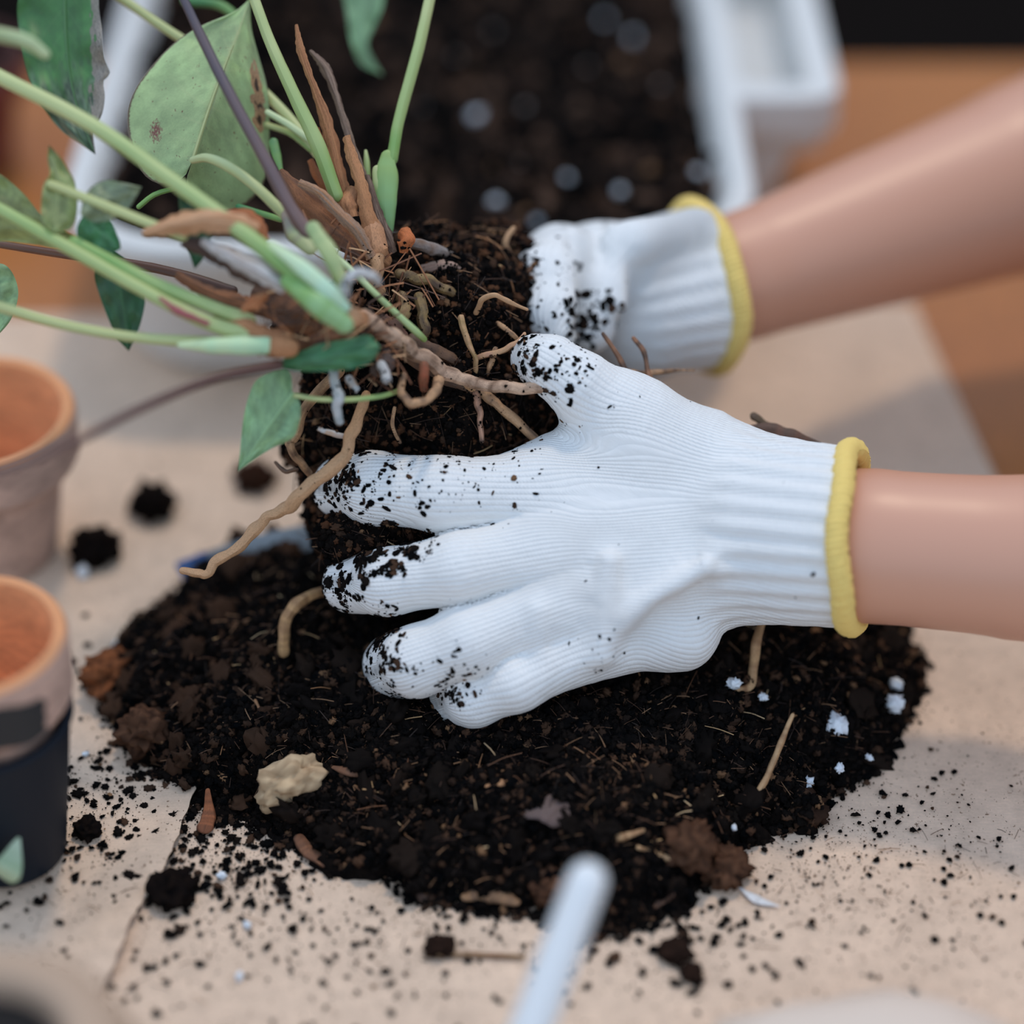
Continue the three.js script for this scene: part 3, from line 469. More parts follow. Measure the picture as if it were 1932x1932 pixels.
{
  // one continuous body: arms, torso, neck, head, legs (mostly beyond the right edge of the frame)
  const wl = at(1480, 1006, 0.842), ml = at(1640, 1030, 0.834), al = at(1932, 1053, 0.826), el = V(0.385, 0.135, 0.085), sl = V(0.52, 0.35, 0.075);
  const wr = at(1250, 562, 0.932), mr = at(1400, 522, 0.953), ar = at(1932, 338, 1.01), er = V(0.335, 0.145, -0.262), sr = V(0.53, 0.37, -0.235);
  const chest = V(0.585, 0.27, -0.08), waist = V(0.64, 0.06, -0.08), hip = V(0.665, -0.06, -0.08), neck = V(0.525, 0.43, -0.08), head = V(0.475, 0.545, -0.08);
  const c = [];
  const add = (a, b, ra, rb) => c.push(capsule(a, b, ra, rb));
  add(at(1300, 985, 0.85), wl, 0.018, mm(122, 0.84)); add(wl, ml, mm(122, 0.84), mm(143, 0.834)); add(ml, al, mm(143, 0.834), mm(155, 0.818)); add(al, el, mm(155, 0.818), 0.039); add(at(1130, 560, 0.93), wr, 0.018, mm(102, 0.94)); add(wr, mr, mm(102, 0.94), mm(120, 0.95)); add(mr, ar, mm(120, 0.95), mm(176, 1.01)); add(ar, er, mm(176, 1.01), 0.042);
  add(el, sl, 0.039, 0.048); add(er, sr, 0.042, 0.048); add(sl, chest, 0.055, 0.10); add(sr, chest, 0.055, 0.10); add(chest, waist, 0.115, 0.105); add(waist, hip, 0.105, 0.12); add(chest, neck, 0.08, 0.05); add(neck, head, 0.045, 0.06); add(V(0.482, 0.575, -0.08), V(0.49, 0.53, -0.08), 0.085, 0.07); add(V(0.43, 0.50, -0.08), V(0.46, 0.53, -0.08), 0.035, 0.06); add(V(0.395, 0.53, -0.08), V(0.405, 0.55, -0.08), 0.014, 0.009);
  for (const s of [-1, 1]) { add(V(0.665, -0.08, -0.08 + s * 0.07), V(0.65, -0.40, -0.08 + s * 0.085), 0.085, 0.058); add(V(0.65, -0.40, -0.08 + s * 0.085), V(0.68, -0.69, -0.08 + s * 0.09), 0.055, 0.036); add(V(0.68, -0.715, -0.08 + s * 0.09), V(0.56, -0.725, -0.08 + s * 0.10), 0.034, 0.024); add(V(0.475, 0.55, -0.08 + s * 0.078), V(0.478, 0.565, -0.08 + s * 0.082), 0.02, 0.022); }
  const f = (x, y, z) => { let d = 1e9; for (let i = 0; i < c.length; i++) d = smin(d, c[i](x, y, z), i < 8 ? 0.0035 : 0.022); for (const s of [-1, 1]) d = Math.max(d, -(Math.hypot(x - 0.393, y - 0.572, z + 0.08 - s * 0.032) - 0.012)); return d; };
  mesh('body', sdfMesh(f, V(0.0, -0.76, -0.36), V(0.86, 0.70, 0.22), 0.0075), M.skin, person);
  const cloth = (name, test, pad, m) => mesh(name, sdfMesh((x, y, z) => Math.max(f(x, y, z) - pad - 0.004 * noise(x * 18, y * 18, z * 18), test(x, y, z)), V(0.3, -0.77, -0.42), V(0.9, 0.72, 0.28), 0.012), m, person);
  cloth('shirt', (x, y, z) => Math.max(-(x - 0.455), y - 0.405, -0.06 - y, 0.30 - x - y * 0.0), 0.012, M.shirt);
  cloth('trousers', (x, y, z) => Math.max(y + 0.02, -0.68 - y), 0.016, M.trousers);
  cloth('shoes', (x, y, z) => y + 0.675, 0.012, M.shoe);
  cloth('hair', (x, y, z) => Math.max(-(y - 0.47), -(x - 0.43 - Math.max(0, 0.60 - y) * 0.55)), 0.014, M.hair);
}
// ------------------------------------------------------------------ the uprooted plant
const plant = thing('uprooted_plant', null, 'leafy green plant lifted out with its roots and soil, held between the gloved hands', 'plant');
const px3 = (l) => l.map(([x, y, d]) => at(x, y, d));
{ // root ball
  const c = [[[700, 575, 0.875, 80], [860, 610, 0.885, 125]], [[860, 610, 0.885, 125], [960, 540, 0.90, 85]], [[640, 810, 0.885, 80], [860, 760, 0.88, 120]], [[850, 760, 0.88, 120], [980, 760, 0.885, 90]], [[668, 1000, 0.888, 66], [810, 950, 0.885, 100]], [[645, 1012, 0.856, 44], [770, 1002, 0.858, 34]], [[800, 490, 0.89, 52], [930, 500, 0.905, 66]], [[650, 660, 0.878, 70], [700, 780, 0.88, 100]], [[600, 850, 0.89, 50], [680, 960, 0.89, 80]], [[555, 600, 0.835, 36], [700, 640, 0.862, 72]], [[830, 900, 0.885, 80], [960, 850, 0.89, 70]]].map(([a, b]) => capPx(a, b));
  const f = (x, y, z) => { let d = 1e9; for (const q of c) d = smin(d, q(x, y, z), 0.016); return d - 0.0075 * fbm(x * 55, y * 55, z * 55, 4) - 0.0022 * Math.abs(noise(x * 260, y * 260, z * 260)); };
  const bb = boundsOf(px3([[560, 430, 0.87], [1060, 430, 0.93], [560, 1070, 0.87], [1060, 1070, 0.93]]), 0.03);
  const g = sdfMesh(f, bb.min, bb.max, 0.0019); g.computeVertexNormals(); colourLump(g, soilTone);
  const ball = mesh('root_ball', g, M.soil, plant); ball.userData.label = 'dark soil clinging between the roots';
  const P = g.attributes.position, N = g.attributes.normal, list = [];
  for (let i = 0; i < 26000; i++) { const k = Math.floor(rnd() * P.count), v = V().fromBufferAttribute(P, k), n = V().fromBufferAttribute(N, k), s = 0.00028 + 0.0017 * Math.pow(rnd(), 4); list.push({ p: v.addScaledVector(n, s * 0.2), s: [s * rr(0.7, 1.4), s, s], q: randomTurn(), c: rnd() < 0.22 ? mix3(lin(56, 38, 29), lin(96, 64, 44), rnd()) : crumbColour() }); }
  instances('crumbs', crumbShape[2], M.crumb, list, ball);
  const place = () => { const k = Math.floor(rnd() * P.count); return [V().fromBufferAttribute(P, k), V().fromBufferAttribute(N, k)]; };
  mesh('root_hairs', mergeGeometries([fibres(1800, place, HAIRS, [0.004, 0.016], [0.00008, 0.0002]), fibres(120, place, STRAW, [0.004, 0.014], [0.00015, 0.0004])]), M.fibre, ball).userData.kind = 'stuff';
}
// roots: [points], radii px, colours
const C = { tan: lin(196, 150, 108), pink: lin(198, 146, 116), dark: lin(110, 78, 54), grey: lin(150, 138, 130), pale: lin(206, 204, 200), bark: lin(84, 62, 48), olive: lin(150, 120, 74) };
[
  [[[688, 598, 0.812], [725, 625, 0.82], [762, 652, 0.828], [835, 699, 0.838], [907, 725, 0.842], [980, 732, 0.838], [1074, 728, 0.836]], [13, 15, 15, 14, 12, 11, 9], lin(206, 168, 138), C.dark],
  [[[760, 660, 0.836], [850, 715, 0.846], [890, 735, 0.848]], [16, 15, 8], C.bark, C.dark],
  [[[880, 722, 0.846], [915, 745, 0.85], [951, 775, 0.852], [1009, 826, 0.855]], [11, 10, 10, 8], C.tan, C.bark],
  [[[898, 590, 0.852], [911, 565, 0.846], [933, 557, 0.843], [958, 569, 0.846], [994, 584, 0.85]], [5, 5.5, 5, 5, 3], C.tan, C.tan],
  [[[870, 600, 0.85], [882, 641, 0.846], [896, 674, 0.847], [898, 704, 0.85]], [6.5, 6, 5, 4.5], C.olive, C.tan],
  [[[850, 690, 0.858], [904, 674, 0.85], [954, 659, 0.846], [976, 645, 0.846], [990, 630, 0.85]], [3, 5.5, 5.5, 5, 4], C.tan, C.pink],
  [[[755, 516, 0.848], [817, 533, 0.852], [864, 558, 0.858], [909, 578, 0.866]], [11, 11, 9, 6], C.olive, C.bark],
  [[[764, 455, 0.852], [817, 471, 0.858], [858, 485, 0.87]], [10, 12, 7], C.grey, C.dark],
  [[[690, 745, 0.838], [676, 790, 0.836], [658, 835, 0.834], [645, 868, 0.833], [603, 902, 0.833], [563, 936, 0.834], [535, 962, 0.838], [505, 976, 0.84], [478, 1004, 0.842], [440, 1040, 0.843], [404, 1062, 0.843], [392, 1082, 0.843], [372, 1082, 0.843], [345, 1077, 0.843]], [9, 11, 12, 13, 13, 13, 12, 11, 11, 10, 10, 9, 8, 7], C.tan, C.tan],
  [[[640, 700, 0.842], [617, 722, 0.842], [581, 768, 0.845], [556, 822, 0.85], [546, 838, 0.85], [562, 865, 0.852], [583, 893, 0.858]], [11, 10, 9, 9, 9, 8, 7], C.tan, C.dark],
  [[[630, 700, 0.815], [636, 750, 0.813], [640, 795, 0.818]], [9, 10, 8], lin(164, 170, 168), C.pale],
  [[[599, 808, 0.83], [625, 817, 0.832], [652, 823, 0.836]], [4, 6, 5], C.pale, C.tan],
  [[[762, 708, 0.824], [757, 739, 0.82], [777, 761, 0.818], [806, 754, 0.82], [822, 735, 0.826], [828, 718, 0.832]], [6, 7, 7.5, 8, 9, 10], C.tan, C.bark],
  [[[896, 735, 0.848], [905, 780, 0.848], [909, 832, 0.85]], [8, 6, 5], C.bark, C.pink],
  [[[650, 556, 0.79], [655, 528, 0.788], [676, 515, 0.787], [700, 519, 0.788], [714, 533, 0.792]], [9, 10, 9, 8, 6], C.pale, C.grey],
  [[[958, 484, 0.885], [953, 458, 0.882], [969, 431, 0.882]], [7, 7, 5], C.tan, C.tan],
  [[[757, 560, 0.845], [765, 590, 0.842], [752, 612, 0.842]], [11, 12, 8], C.olive, C.dark],
  [[[790, 560, 0.848], [796, 590, 0.845], [800, 620, 0.846], [792, 650, 0.85]], [10, 11, 10, 8], C.olive, C.bark],
  [[[712, 480, 0.846], [712, 505, 0.842], [705, 528, 0.842], [716, 548, 0.845]], [14, 15, 13, 11], lin(178, 132, 92), C.tan],
  [[[720, 690, 0.815], [730, 715, 0.812]], [10, 9], C.pale, C.grey],
  [[[660, 715, 0.822], [672, 735, 0.82]], [9, 7], C.pale, C.tan],
  [[[800, 690, 0.825], [796, 715, 0.825], [800, 735, 0.832]], [9, 10, 7], lin(150, 76, 42), C.dark],
  [[[935, 660, 0.85], [925, 690, 0.85], [915, 712, 0.853]], [6, 6, 4], C.tan, C.dark],
  [[[780, 640, 0.84], [840, 672, 0.848], [900, 700, 0.856], [960, 712, 0.862]], [12, 12, 10, 6], C.dark, C.bark],
  [[[830, 560, 0.856], [900, 610, 0.862], [950, 628, 0.868]], [7, 7, 4], C.dark, C.bark],
  [[[860, 500, 0.87], [920, 540, 0.876], [985, 520, 0.878], [1005, 505, 0.875]], [9, 9, 6, 4], C.dark, lin(170, 120, 92)],
  [[[940, 610, 0.855], [960, 625, 0.852], [976, 640, 0.855]], [5, 5, 4], C.tan, C.dark],
  [[[560, 885, 0.855], [540, 890, 0.856], [520, 872, 0.86]], [4, 4, 3], C.dark, C.bark],
  [[[745, 770, 0.845], [740, 800, 0.846], [755, 835, 0.85]], [4, 4, 3], C.tan, C.dark],
].forEach(([l, r, a, b]) => {
  const c0 = new THREE.CatmullRomCurve3(px3(l), false, 'centripetal'), L = c0.getLength(), k = Math.max(4, Math.round(L / 0.0035)), p = [], rad = [];
  for (let i = 0; i <= k; i++) { const t = i / k, q = t * (r.length - 1), j = Math.min(r.length - 2, Math.floor(q)), w = mm(lerp(r[j], r[j + 1], q - j), 0.85); p.push(c0.getPoint(t).add(V(gauss(), gauss(), gauss() * 0.5).multiplyScalar(w * 0.16 * Math.min(1, 6 * t * (1 - t) + 0.15)))); rad.push(w * (1 + 0.05 * gauss())); }
  mesh('root', tube(p, rad, { seg: 10, step: 0.001, rough: 0.28, color: (t, an) => mix3(a, b, clamp(0.32 + 0.7 * noise(t * 7 + l[0][0], l[0][1]) + 0.9 * noise(t * L * 420, l[0][0], Math.cos(an) * 1.6) + 0.5 * noise(t * L * 90, Math.sin(an) * 2.5, 3))) }), M.root, plant);
});
// stems and leaf stalks: [points], radii px, colour a -> b, name
const S = { pale: lin(186, 192, 130), green: lin(142, 168, 94), mint: lin(200, 214, 162), fresh: lin(124, 162, 84), purple: lin(82, 72, 78), plum: lin(92, 62, 54), brown: lin(104, 66, 46), yellow: lin(180, 182, 120) };
[
  [[[-40, 125, 0.812], [180, 240, 0.804], [330, 345, 0.798], [440, 425, 0.794], [560, 520, 0.792], [655, 605, 0.796]], [14, 15, 15, 16, 18, 22], S.pale, S.fresh],
  [[[-30, 378, 0.812], [130, 468, 0.804], [290, 558, 0.80], [390, 608, 0.80], [490, 640, 0.804]], [12, 13, 13, 14, 16], S.green, S.pale],
  [[[96, 348, 0.806], [190, 385, 0.802], [290, 425, 0.80], [345, 445, 0.80]], [9, 9.5, 10, 11], S.yellow, S.pale],
  [[[140, 455, 0.806], [280, 528, 0.802], [400, 580, 0.802], [470, 605, 0.806]], [11, 12, 13, 14], S.fresh, S.pale],
  [[[-30, 570, 0.806], [120, 613, 0.804], [260, 637, 0.804], [400, 646, 0.804], [540, 652, 0.806]], [10, 10, 10, 12, 13], S.yellow, S.pale],
  [[[-20, 458, 0.85], [120, 480, 0.846], [260, 500, 0.842], [350, 520, 0.838], [440, 548, 0.834]], [7, 8, 9, 9, 9], S.brown, lin(80, 50, 36)],
  [[[338, -20, 0.83], [385, 80, 0.826], [440, 190, 0.82], [500, 300, 0.816], [550, 395, 0.814], [580, 440, 0.814]], [8, 10, 11, 12, 13, 16], S.purple, lin(120, 92, 84)],
  [[[475, -15, 0.852], [510, 80, 0.85], [560, 190, 0.848], [600, 275, 0.847], [634, 368, 0.848]], [10, 11, 13, 15, 14], S.pale, S.green],
  [[[815, -20, 0.868], [790, 90, 0.864], [752, 230, 0.86], [740, 300, 0.858]], [10, 11, 11, 11], S.pale, S.fresh],
  [[[205, -20, 0.885], [340, 72, 0.882], [440, 128, 0.88], [520, 195, 0.874], [600, 290, 0.864]], [9, 9, 9, 10, 11], S.yellow, S.pale],
  [[[505, 212, 0.868], [545, 236, 0.866], [590, 268, 0.862]], [6, 7, 7], S.mint, S.mint],
  [[[505, 236, 0.872], [545, 250, 0.87], [592, 285, 0.864]], [6, 6, 7], S.pale, S.green],
  [[[364, 302, 0.838], [392, 298, 0.832], [430, 314, 0.828], [480, 350, 0.826], [550, 418, 0.824]], [7, 9, 10, 10, 11], lin(190, 196, 140), S.pale],
  [[[262, 390, 0.85], [290, 368, 0.85], [330, 355, 0.852]], [5, 5, 5], S.fresh, S.fresh],
  [[[450, 390, 0.86], [490, 402, 0.858], [530, 414, 0.855]], [6, 6, 6], lin(60, 128, 80), S.fresh],
  [[[600, 455, 0.83], [664, 511, 0.826], [719, 565, 0.824], [784, 625, 0.828], [800, 640, 0.834]], [6, 6, 6, 7, 6], S.mint, S.green],
  [[[552, 745, 0.816], [600, 753, 0.814], [660, 754, 0.814], [720, 747, 0.818], [758, 735, 0.83]], [5, 5, 5, 5, 5], S.pale, S.fresh],
  [[[-60, 912, 0.715], [130, 838, 0.735], [250, 778, 0.755], [400, 716, 0.78], [525, 688, 0.80]], [10, 9, 9, 9, 10], S.plum, S.plum],
  [[[350, 2, 0.90], [415, 10, 0.90], [450, 38, 0.898], [470, 80, 0.895]], [9, 9, 8, 7], lin(64, 120, 66), S.fresh],
  [[[-20, 62, 0.775], [50, 78, 0.778], [85, 102, 0.782]], [15, 14, 10], lin(150, 162, 112), S.mint],
  [[[690, 285, 0.862], [692, 305, 0.861], [694, 335, 0.86]], [3, 6, 6], S.pale, S.green],
].forEach(([l, r, a, b]) => mesh('stem', tube(px3(l), r.map((q, i) => mm(q, l[i][2])), { seg: 12, step: 0.003, rough: 0.06, color: (t) => mix3(a, b, clamp(t + 0.35 * noise(t * 7, l[0][0]))) }), M.stem, plant));
// flat sheaths at the foot of the stalks
const sheath = (l, r, flat, a, b, m = M.stem, name = 'sheath', rough = 0.12) => mesh(name, tube(px3(l), r.map((q, i) => mm(q, l[i][2])), { seg: 12, step: 0.0022, flat, rough, side: V(0, SP, CP), color: (t) => mix3(a, b, clamp(t + 0.5 * noise(t * 9, l[0][0]))) }), m, plant);
sheath([[732, 296, 0.857], [728, 330, 0.856], [726, 380, 0.856], [730, 432, 0.858]], [14, 23, 24, 12], 0.45, S.green, lin(136, 178, 116));
sheath([[712, 320, 0.856], [712, 350, 0.855], [720, 400, 0.856]], [9, 10, 7], 0.5, S.pale, S.green);
sheath([[512, 462, 0.79], [570, 505, 0.786], [620, 548, 0.786], [652, 580, 0.79]], [8, 15, 16, 10], 0.5, S.mint, lin(190, 222, 190));
sheath([[590, 430, 0.80], [622, 480, 0.796], [650, 540, 0.796]], [14, 17, 12], 0.4, lin(150, 168, 112), S.pale);
sheath([[540, 530, 0.79], [600, 575, 0.786], [650, 612, 0.79]], [12, 22, 18], 0.6, S.fresh, lin(150, 186, 130));
sheath([[340, 651, 0.80], [400, 652, 0.797], [460, 652, 0.797], [505, 652, 0.80]], [6, 15, 18, 17], 0.6, S.mint, lin(176, 212, 168));
sheath([[545, 405, 0.822], [560, 440, 0.815], [585, 470, 0.812]], [16, 20, 14], 0.6, lin(150, 134, 120), S.pale);
sheath([[516, 268, 0.866], [522, 295, 0.864], [530, 322, 0.862]], [9, 9, 4], 0.4, lin(96, 140, 90), S.fresh);
const DR = { tan: lin(186, 128, 84), brown: lin(150, 96, 60), dark: lin(84, 58, 44), grey: lin(150, 124, 104), orange: lin(176, 98, 52) };
function blade(l, r, flat, a, b) {                     // dry papery blade: curled across, ragged along its edges
  if (flat > 0.65) return sheath(l, r, flat, a, b, M.dry, 'dry_sheath', 0.35);
  const c = new THREE.CatmullRomCurve3(px3(l), false, 'centripetal'), L = c.getLength(), n = Math.ceil(L / 0.0011), m = 7, pos = [], uv = [], col = [], idx = [], o = rnd() * 90, view = V(0, SP, CP), tw = rr(-0.9, 0.9), curl = rr(0.5, 0.95);
  const R = (t) => { const q = t * (r.length - 1), i = Math.min(r.length - 2, Math.floor(q)); return mm(lerp(r[i], r[i + 1], q - i), l[0][2]); };
  for (let i = 0; i <= n; i++) { const t = i / n, p = c.getPoint(t), T = c.getTangent(t), W = V().crossVectors(T, view).normalize(), D = V().crossVectors(W, T).normalize(), an = tw * (t - 0.5) + 0.35 * noise(t * 3, o), w = R(t);
    const W2 = W.clone().multiplyScalar(Math.cos(an)).addScaledVector(D, Math.sin(an)), D2 = D.clone().multiplyScalar(Math.cos(an)).addScaledVector(W, -Math.sin(an));
    for (let j = -m; j <= m; j++) { const s = j / m, e = 1 + (Math.abs(s) > 0.7 ? 0.3 * noise(t * L * 420, s * 3, o) : 0), q = V().copy(p).addScaledVector(W2, s * w * 1.12 * e).addScaledVector(D2, -w * curl * s * s + w * 0.16 * noise(s * 3.4, t * 2 + o, 4) + w * 0.22 * noise(t * L * 160, o, s));
      pos.push(q.x, q.y, q.z); uv.push(s * w * 90, t * L * 30); const k = clamp(0.4 + 0.9 * noise(s * 5 + o, t * 2.2) + 0.5 * noise(s * 14, t * 9, o)); col.push(...mix3(a, b, k)); } }
  const w2 = 2 * m + 1; for (let i = 0; i < n; i++) for (let j = 0; j < 2 * m; j++) { const k = i * w2 + j; idx.push(k, k + 1, k + w2, k + 1, k + w2 + 1, k + w2); }
  const g = new THREE.BufferGeometry(); g.setAttribute('position', new THREE.Float32BufferAttribute(pos, 3)); g.setAttribute('uv', new THREE.Float32BufferAttribute(uv, 2)); g.setAttribute('color', new THREE.Float32BufferAttribute(col, 3)); g.setIndex(idx); g.computeVertexNormals();
  return mesh('dry_sheath', g, M.dry, plant);
}
const dry = blade;
dry([[558, 46, 0.852], [566, 92, 0.85], [590, 160, 0.85], [618, 235, 0.85], [642, 330, 0.85], [655, 392, 0.852]], [3, 7, 6, 11, 13, 10], 0.3, DR.brown, DR.tan);
dry([[584, 95, 0.858], [612, 128, 0.856], [640, 200, 0.855], [672, 290, 0.855], [705, 380, 0.855]], [3, 9, 6, 7, 9], 0.4, DR.grey, DR.dark);
dry([[652, 256, 0.847], [664, 300, 0.846], [684, 360, 0.845], [700, 430, 0.846]], [7, 10, 11, 15], 0.5, DR.tan, DR.tan);
dry([[526, 322, 0.846], [565, 372, 0.842], [620, 420, 0.84], [668, 462, 0.842], [700, 488, 0.845]], [6, 26, 27, 18, 8], 0.16, DR.brown, DR.dark);
dry([[563, 344, 0.838], [600, 362, 0.836], [640, 402, 0.836], [675, 440, 0.838], [702, 486, 0.841]], [7, 9, 10, 11, 10], 0.35, DR.grey, DR.tan);
dry([[605, 300, 0.856], [598, 262, 0.857], [600, 240, 0.858]], [6, 11, 3], 0.25, DR.orange, DR.brown);
dry([[585, 300, 0.86], [610, 345, 0.858], [640, 372, 0.856]], [5, 10, 6], 0.3, DR.orange, DR.brown);
dry([[700, 425, 0.85], [704, 450, 0.848], [708, 478, 0.848], [722, 490, 0.85]], [18, 27, 29, 18], 0.85, lin(190, 138, 100), DR.tan);
dry([[662, 350, 0.85], [655, 385, 0.846], [662, 410, 0.846]], [14, 20, 14], 0.5, DR.tan, DR.brown);
dry([[690, 330, 0.852], [712, 400, 0.85], [730, 450, 0.85], [742, 478, 0.852]], [6, 9, 11, 8], 0.4, DR.dark, DR.grey);
dry([[752, 436, 0.85], [765, 452, 0.846], [762, 478, 0.848]], [12, 16, 7], 0.3, lin(196, 108, 56), DR.orange);
dry([[268, 440, 0.798], [340, 422, 0.792], [420, 412, 0.79], [488, 432, 0.794]], [5, 20, 22, 10], 0.3, lin(206, 158, 118), DR.tan);
dry([[430, 400, 0.81], [470, 415, 0.808], [500, 455, 0.808]], [12, 18, 8], 0.3, DR.orange, DR.brown);
dry([[345, 450, 0.80], [430, 490, 0.797], [500, 530, 0.797]], [12, 20, 15], 0.5, DR.dark, lin(70, 52, 44));
dry([[380, 452, 0.795], [430, 478, 0.79], [490, 515, 0.79], [540, 545, 0.794]], [8, 14, 17, 12], 0.4, lin(212, 206, 200), DR.grey);
dry([[330, 520, 0.82], [400, 555, 0.815], [460, 575, 0.813], [520, 585, 0.815]], [7, 13, 16, 12], 0.5, DR.brown, DR.dark);
dry([[455, 585, 0.80], [480, 570, 0.798], [505, 558, 0.80]], [5, 14, 6], 0.3, DR.orange, DR.tan);
dry([[400, 600, 0.805], [470, 625, 0.80], [545, 645, 0.80]], [10, 20, 16], 0.5, DR.tan, DR.brown);
dry([[500, 560, 0.82], [560, 590, 0.815], [630, 620, 0.815]], [30, 38, 26], 0.7, DR.dark, DR.brown);
dry([[500, 655, 0.805], [520, 655, 0.80], [545, 657, 0.80]], [16, 20, 20], 0.7, DR.brown, DR.tan);
dry([[640, 590, 0.797], [665, 600, 0.793], [684, 600, 0.797]], [16, 24, 15], 0.7, lin(206, 158, 116), DR.tan);
dry([[560, 655, 0.81], [620, 640, 0.808], [690, 612, 0.815]], [14, 22, 14], 0.6, DR.brown, DR.dark);
dry([[720, 600, 0.835], [745, 625, 0.835], [770, 660, 0.84]], [14, 20, 10], 0.4, DR.dark, lin(110, 70, 54));
dry([[300, 560, 0.797], [340, 590, 0.793], [395, 612, 0.795]], [3, 7, 4], 0.5, lin(150, 84, 84), lin(176, 92, 96));
dry([[795, 510, 0.86], [840, 500, 0.858], [870, 505, 0.86]], [8, 10, 4], 0.3, lin(176, 138, 120), DR.grey);
dry([[735, 660, 0.82], [720, 690, 0.815], [700, 705, 0.82]], [18, 20, 10], 0.6, DR.dark, lin(90, 76, 70));
dry([[660, 470, 0.85], [672, 500, 0.846], [680, 525, 0.848]], [9, 13, 12], 0.6, lin(150, 142, 146), DR.grey);

{ // soil grains clinging to roots and crown, and the crown's dry fibres
  const list = [], src = plant.children.filter((o) => /^(root|dry_sheath)(_\d+)?$/.test(o.name));
  for (let i = 0; i < 5200; i++) { const g = src[Math.floor(rnd() * src.length)].geometry, k = Math.floor(rnd() * g.attributes.position.count), v = V().fromBufferAttribute(g.attributes.position, k); const [qx, qy] = toPx(v); if (qy < 455 || qx < 560 || noise(v.x * 190, v.y * 190, v.z * 190) < 0.02) continue; const s = 0.00014 + 0.0007 * Math.pow(rnd(), 4); list.push({ p: v, s: [s * rr(0.7, 1.4), s * 0.8, s], q: randomTurn(), c: crumbColour() }); }
  instances('clinging_soil', crumbShape[0], M.crumb, list, plant);
  const spots = [[700, 520, 0.846, 60], [600, 600, 0.806, 70], [520, 610, 0.806, 60], [690, 620, 0.82, 60], [760, 560, 0.846, 50], [720, 680, 0.822, 50], [640, 480, 0.836, 50]];
  mesh('dry_fibres', fibres(170, () => { const [x, y, d, r] = spots[Math.floor(rnd() * spots.length)]; return [at(x + gauss() * r * 0.5, y + gauss() * r * 0.5, d + gauss() * 0.003), V(0, SP, CP)]; }, [lin(150, 100, 66), lin(112, 72, 48), lin(190, 150, 110), lin(74, 52, 40)], [0.004, 0.018], [0.00018, 0.0006]), M.fibre, plant).userData.kind = 'stuff';
}
// leaves: rows between two edges, folded along the midrib
function leafMap(base, vein, spots, extra) {
  const [a, b] = [base, vein];
  return tex(256, 256, (u, v) => {
    const s = Math.abs(u - 0.5) * 2, side = v * 9 - s * 3.0, vn = Math.exp(-Math.pow((side - Math.round(side)) / 0.07, 2)) * 0.28 * (1 - s) + Math.exp(-Math.pow(s / 0.035, 2)) * 0.8;
    const m = 0.96 + 0.14 * (nB(u * 0.3, v * 0.5) - 0.5) + 0.08 * (nA(u * 0.5, v) - 0.5) + 0.24 * (nD(u * 0.3, v * 0.4) - 0.5); let c = [lerp(a[0] * m, b[0], vn), lerp(a[1] * m, b[1], vn), lerp(a[2] * m, b[2], vn)];
    const sp = nB(u + 0.3, v + 0.7) * 0.7 + nA(u, v + 0.4) * 0.3; if (spots && sp > spots) c = [120, 82, 56];
    return extra ? extra(u, v, c) : c;
  }, true, false);
}
const leafMat = (map) => new THREE.MeshPhysicalMaterial({ map, roughness: 0.5, transmission: 0.3, thickness: 0, bumpMap: map, bumpScale: 0.0002 });
const LM = {
  big: leafMat(leafMap([178, 202, 138], [200, 206, 146], 0.88, (u, v, c) => {
    const q = Math.hypot((u - 0.83) * 1.0, (v - 0.665) * 0.9) + 0.06 * (nB(u * 0.5, v * 0.5) - 0.5), q2 = Math.hypot(u - 0.87, v - 0.59) + 0.07 * (nB(u * 0.4, v) - 0.5), q3 = Math.hypot((u - 0.16) * 1.2, v - 0.32) + 0.05 * (nA(u, v) - 0.5);
    const r = Math.min(q, q2); if (r < 0.026) return [70, 48, 34]; if (r < 0.066) { const k = 0.8 + 0.5 * nA(u * 2, v * 2); return [176 * k, 136 * k, 98 * k]; } if (q3 < 0.028) return [134, 82, 66];
    if (Math.abs(u - 0.5) > 0.492 - 0.006 * nA(u, v * 3)) return [110, 92, 66]; return c;
  })),
  withered: leafMat(leafMap([76, 132, 66], [110, 152, 92], 0.9, (u, v, c) => {
    const d = u + 0.14 * (nB(u * 0.4, v * 0.4) - 0.5) - 0.08 * Math.sin(v * 5); if (d > 0.80) { const k = 0.75 + 0.45 * nA(u * 3, v * 0.5); return [150 * k, 140 * k, 126 * k]; }
    const e = v + 0.25 * (nB(u * 0.3, v * 0.3) - 0.5); if (e > 0.50) { const k = clamp((e - 0.50) * 4) * 0.8, m = 0.6 + 0.8 * nB(u * 0.5, v * 0.5); return [lerp(c[0], 88 * m, k), lerp(c[1], 102 * m, k), lerp(c[2], 84 * m, k)]; } return c;
  })),
  dark: leafMat(leafMap([50, 98, 58], [66, 116, 68], 0)), olive: leafMat(leafMap([150, 164, 100], [164, 176, 112], 0)), grey: leafMat(leafMap([146, 156, 118], [158, 166, 126], 0)),
  mint: leafMat(leafMap([146, 186, 134], [164, 198, 148], 0)), deep: leafMat(leafMap([76, 136, 86], [96, 150, 98], 0)),
};
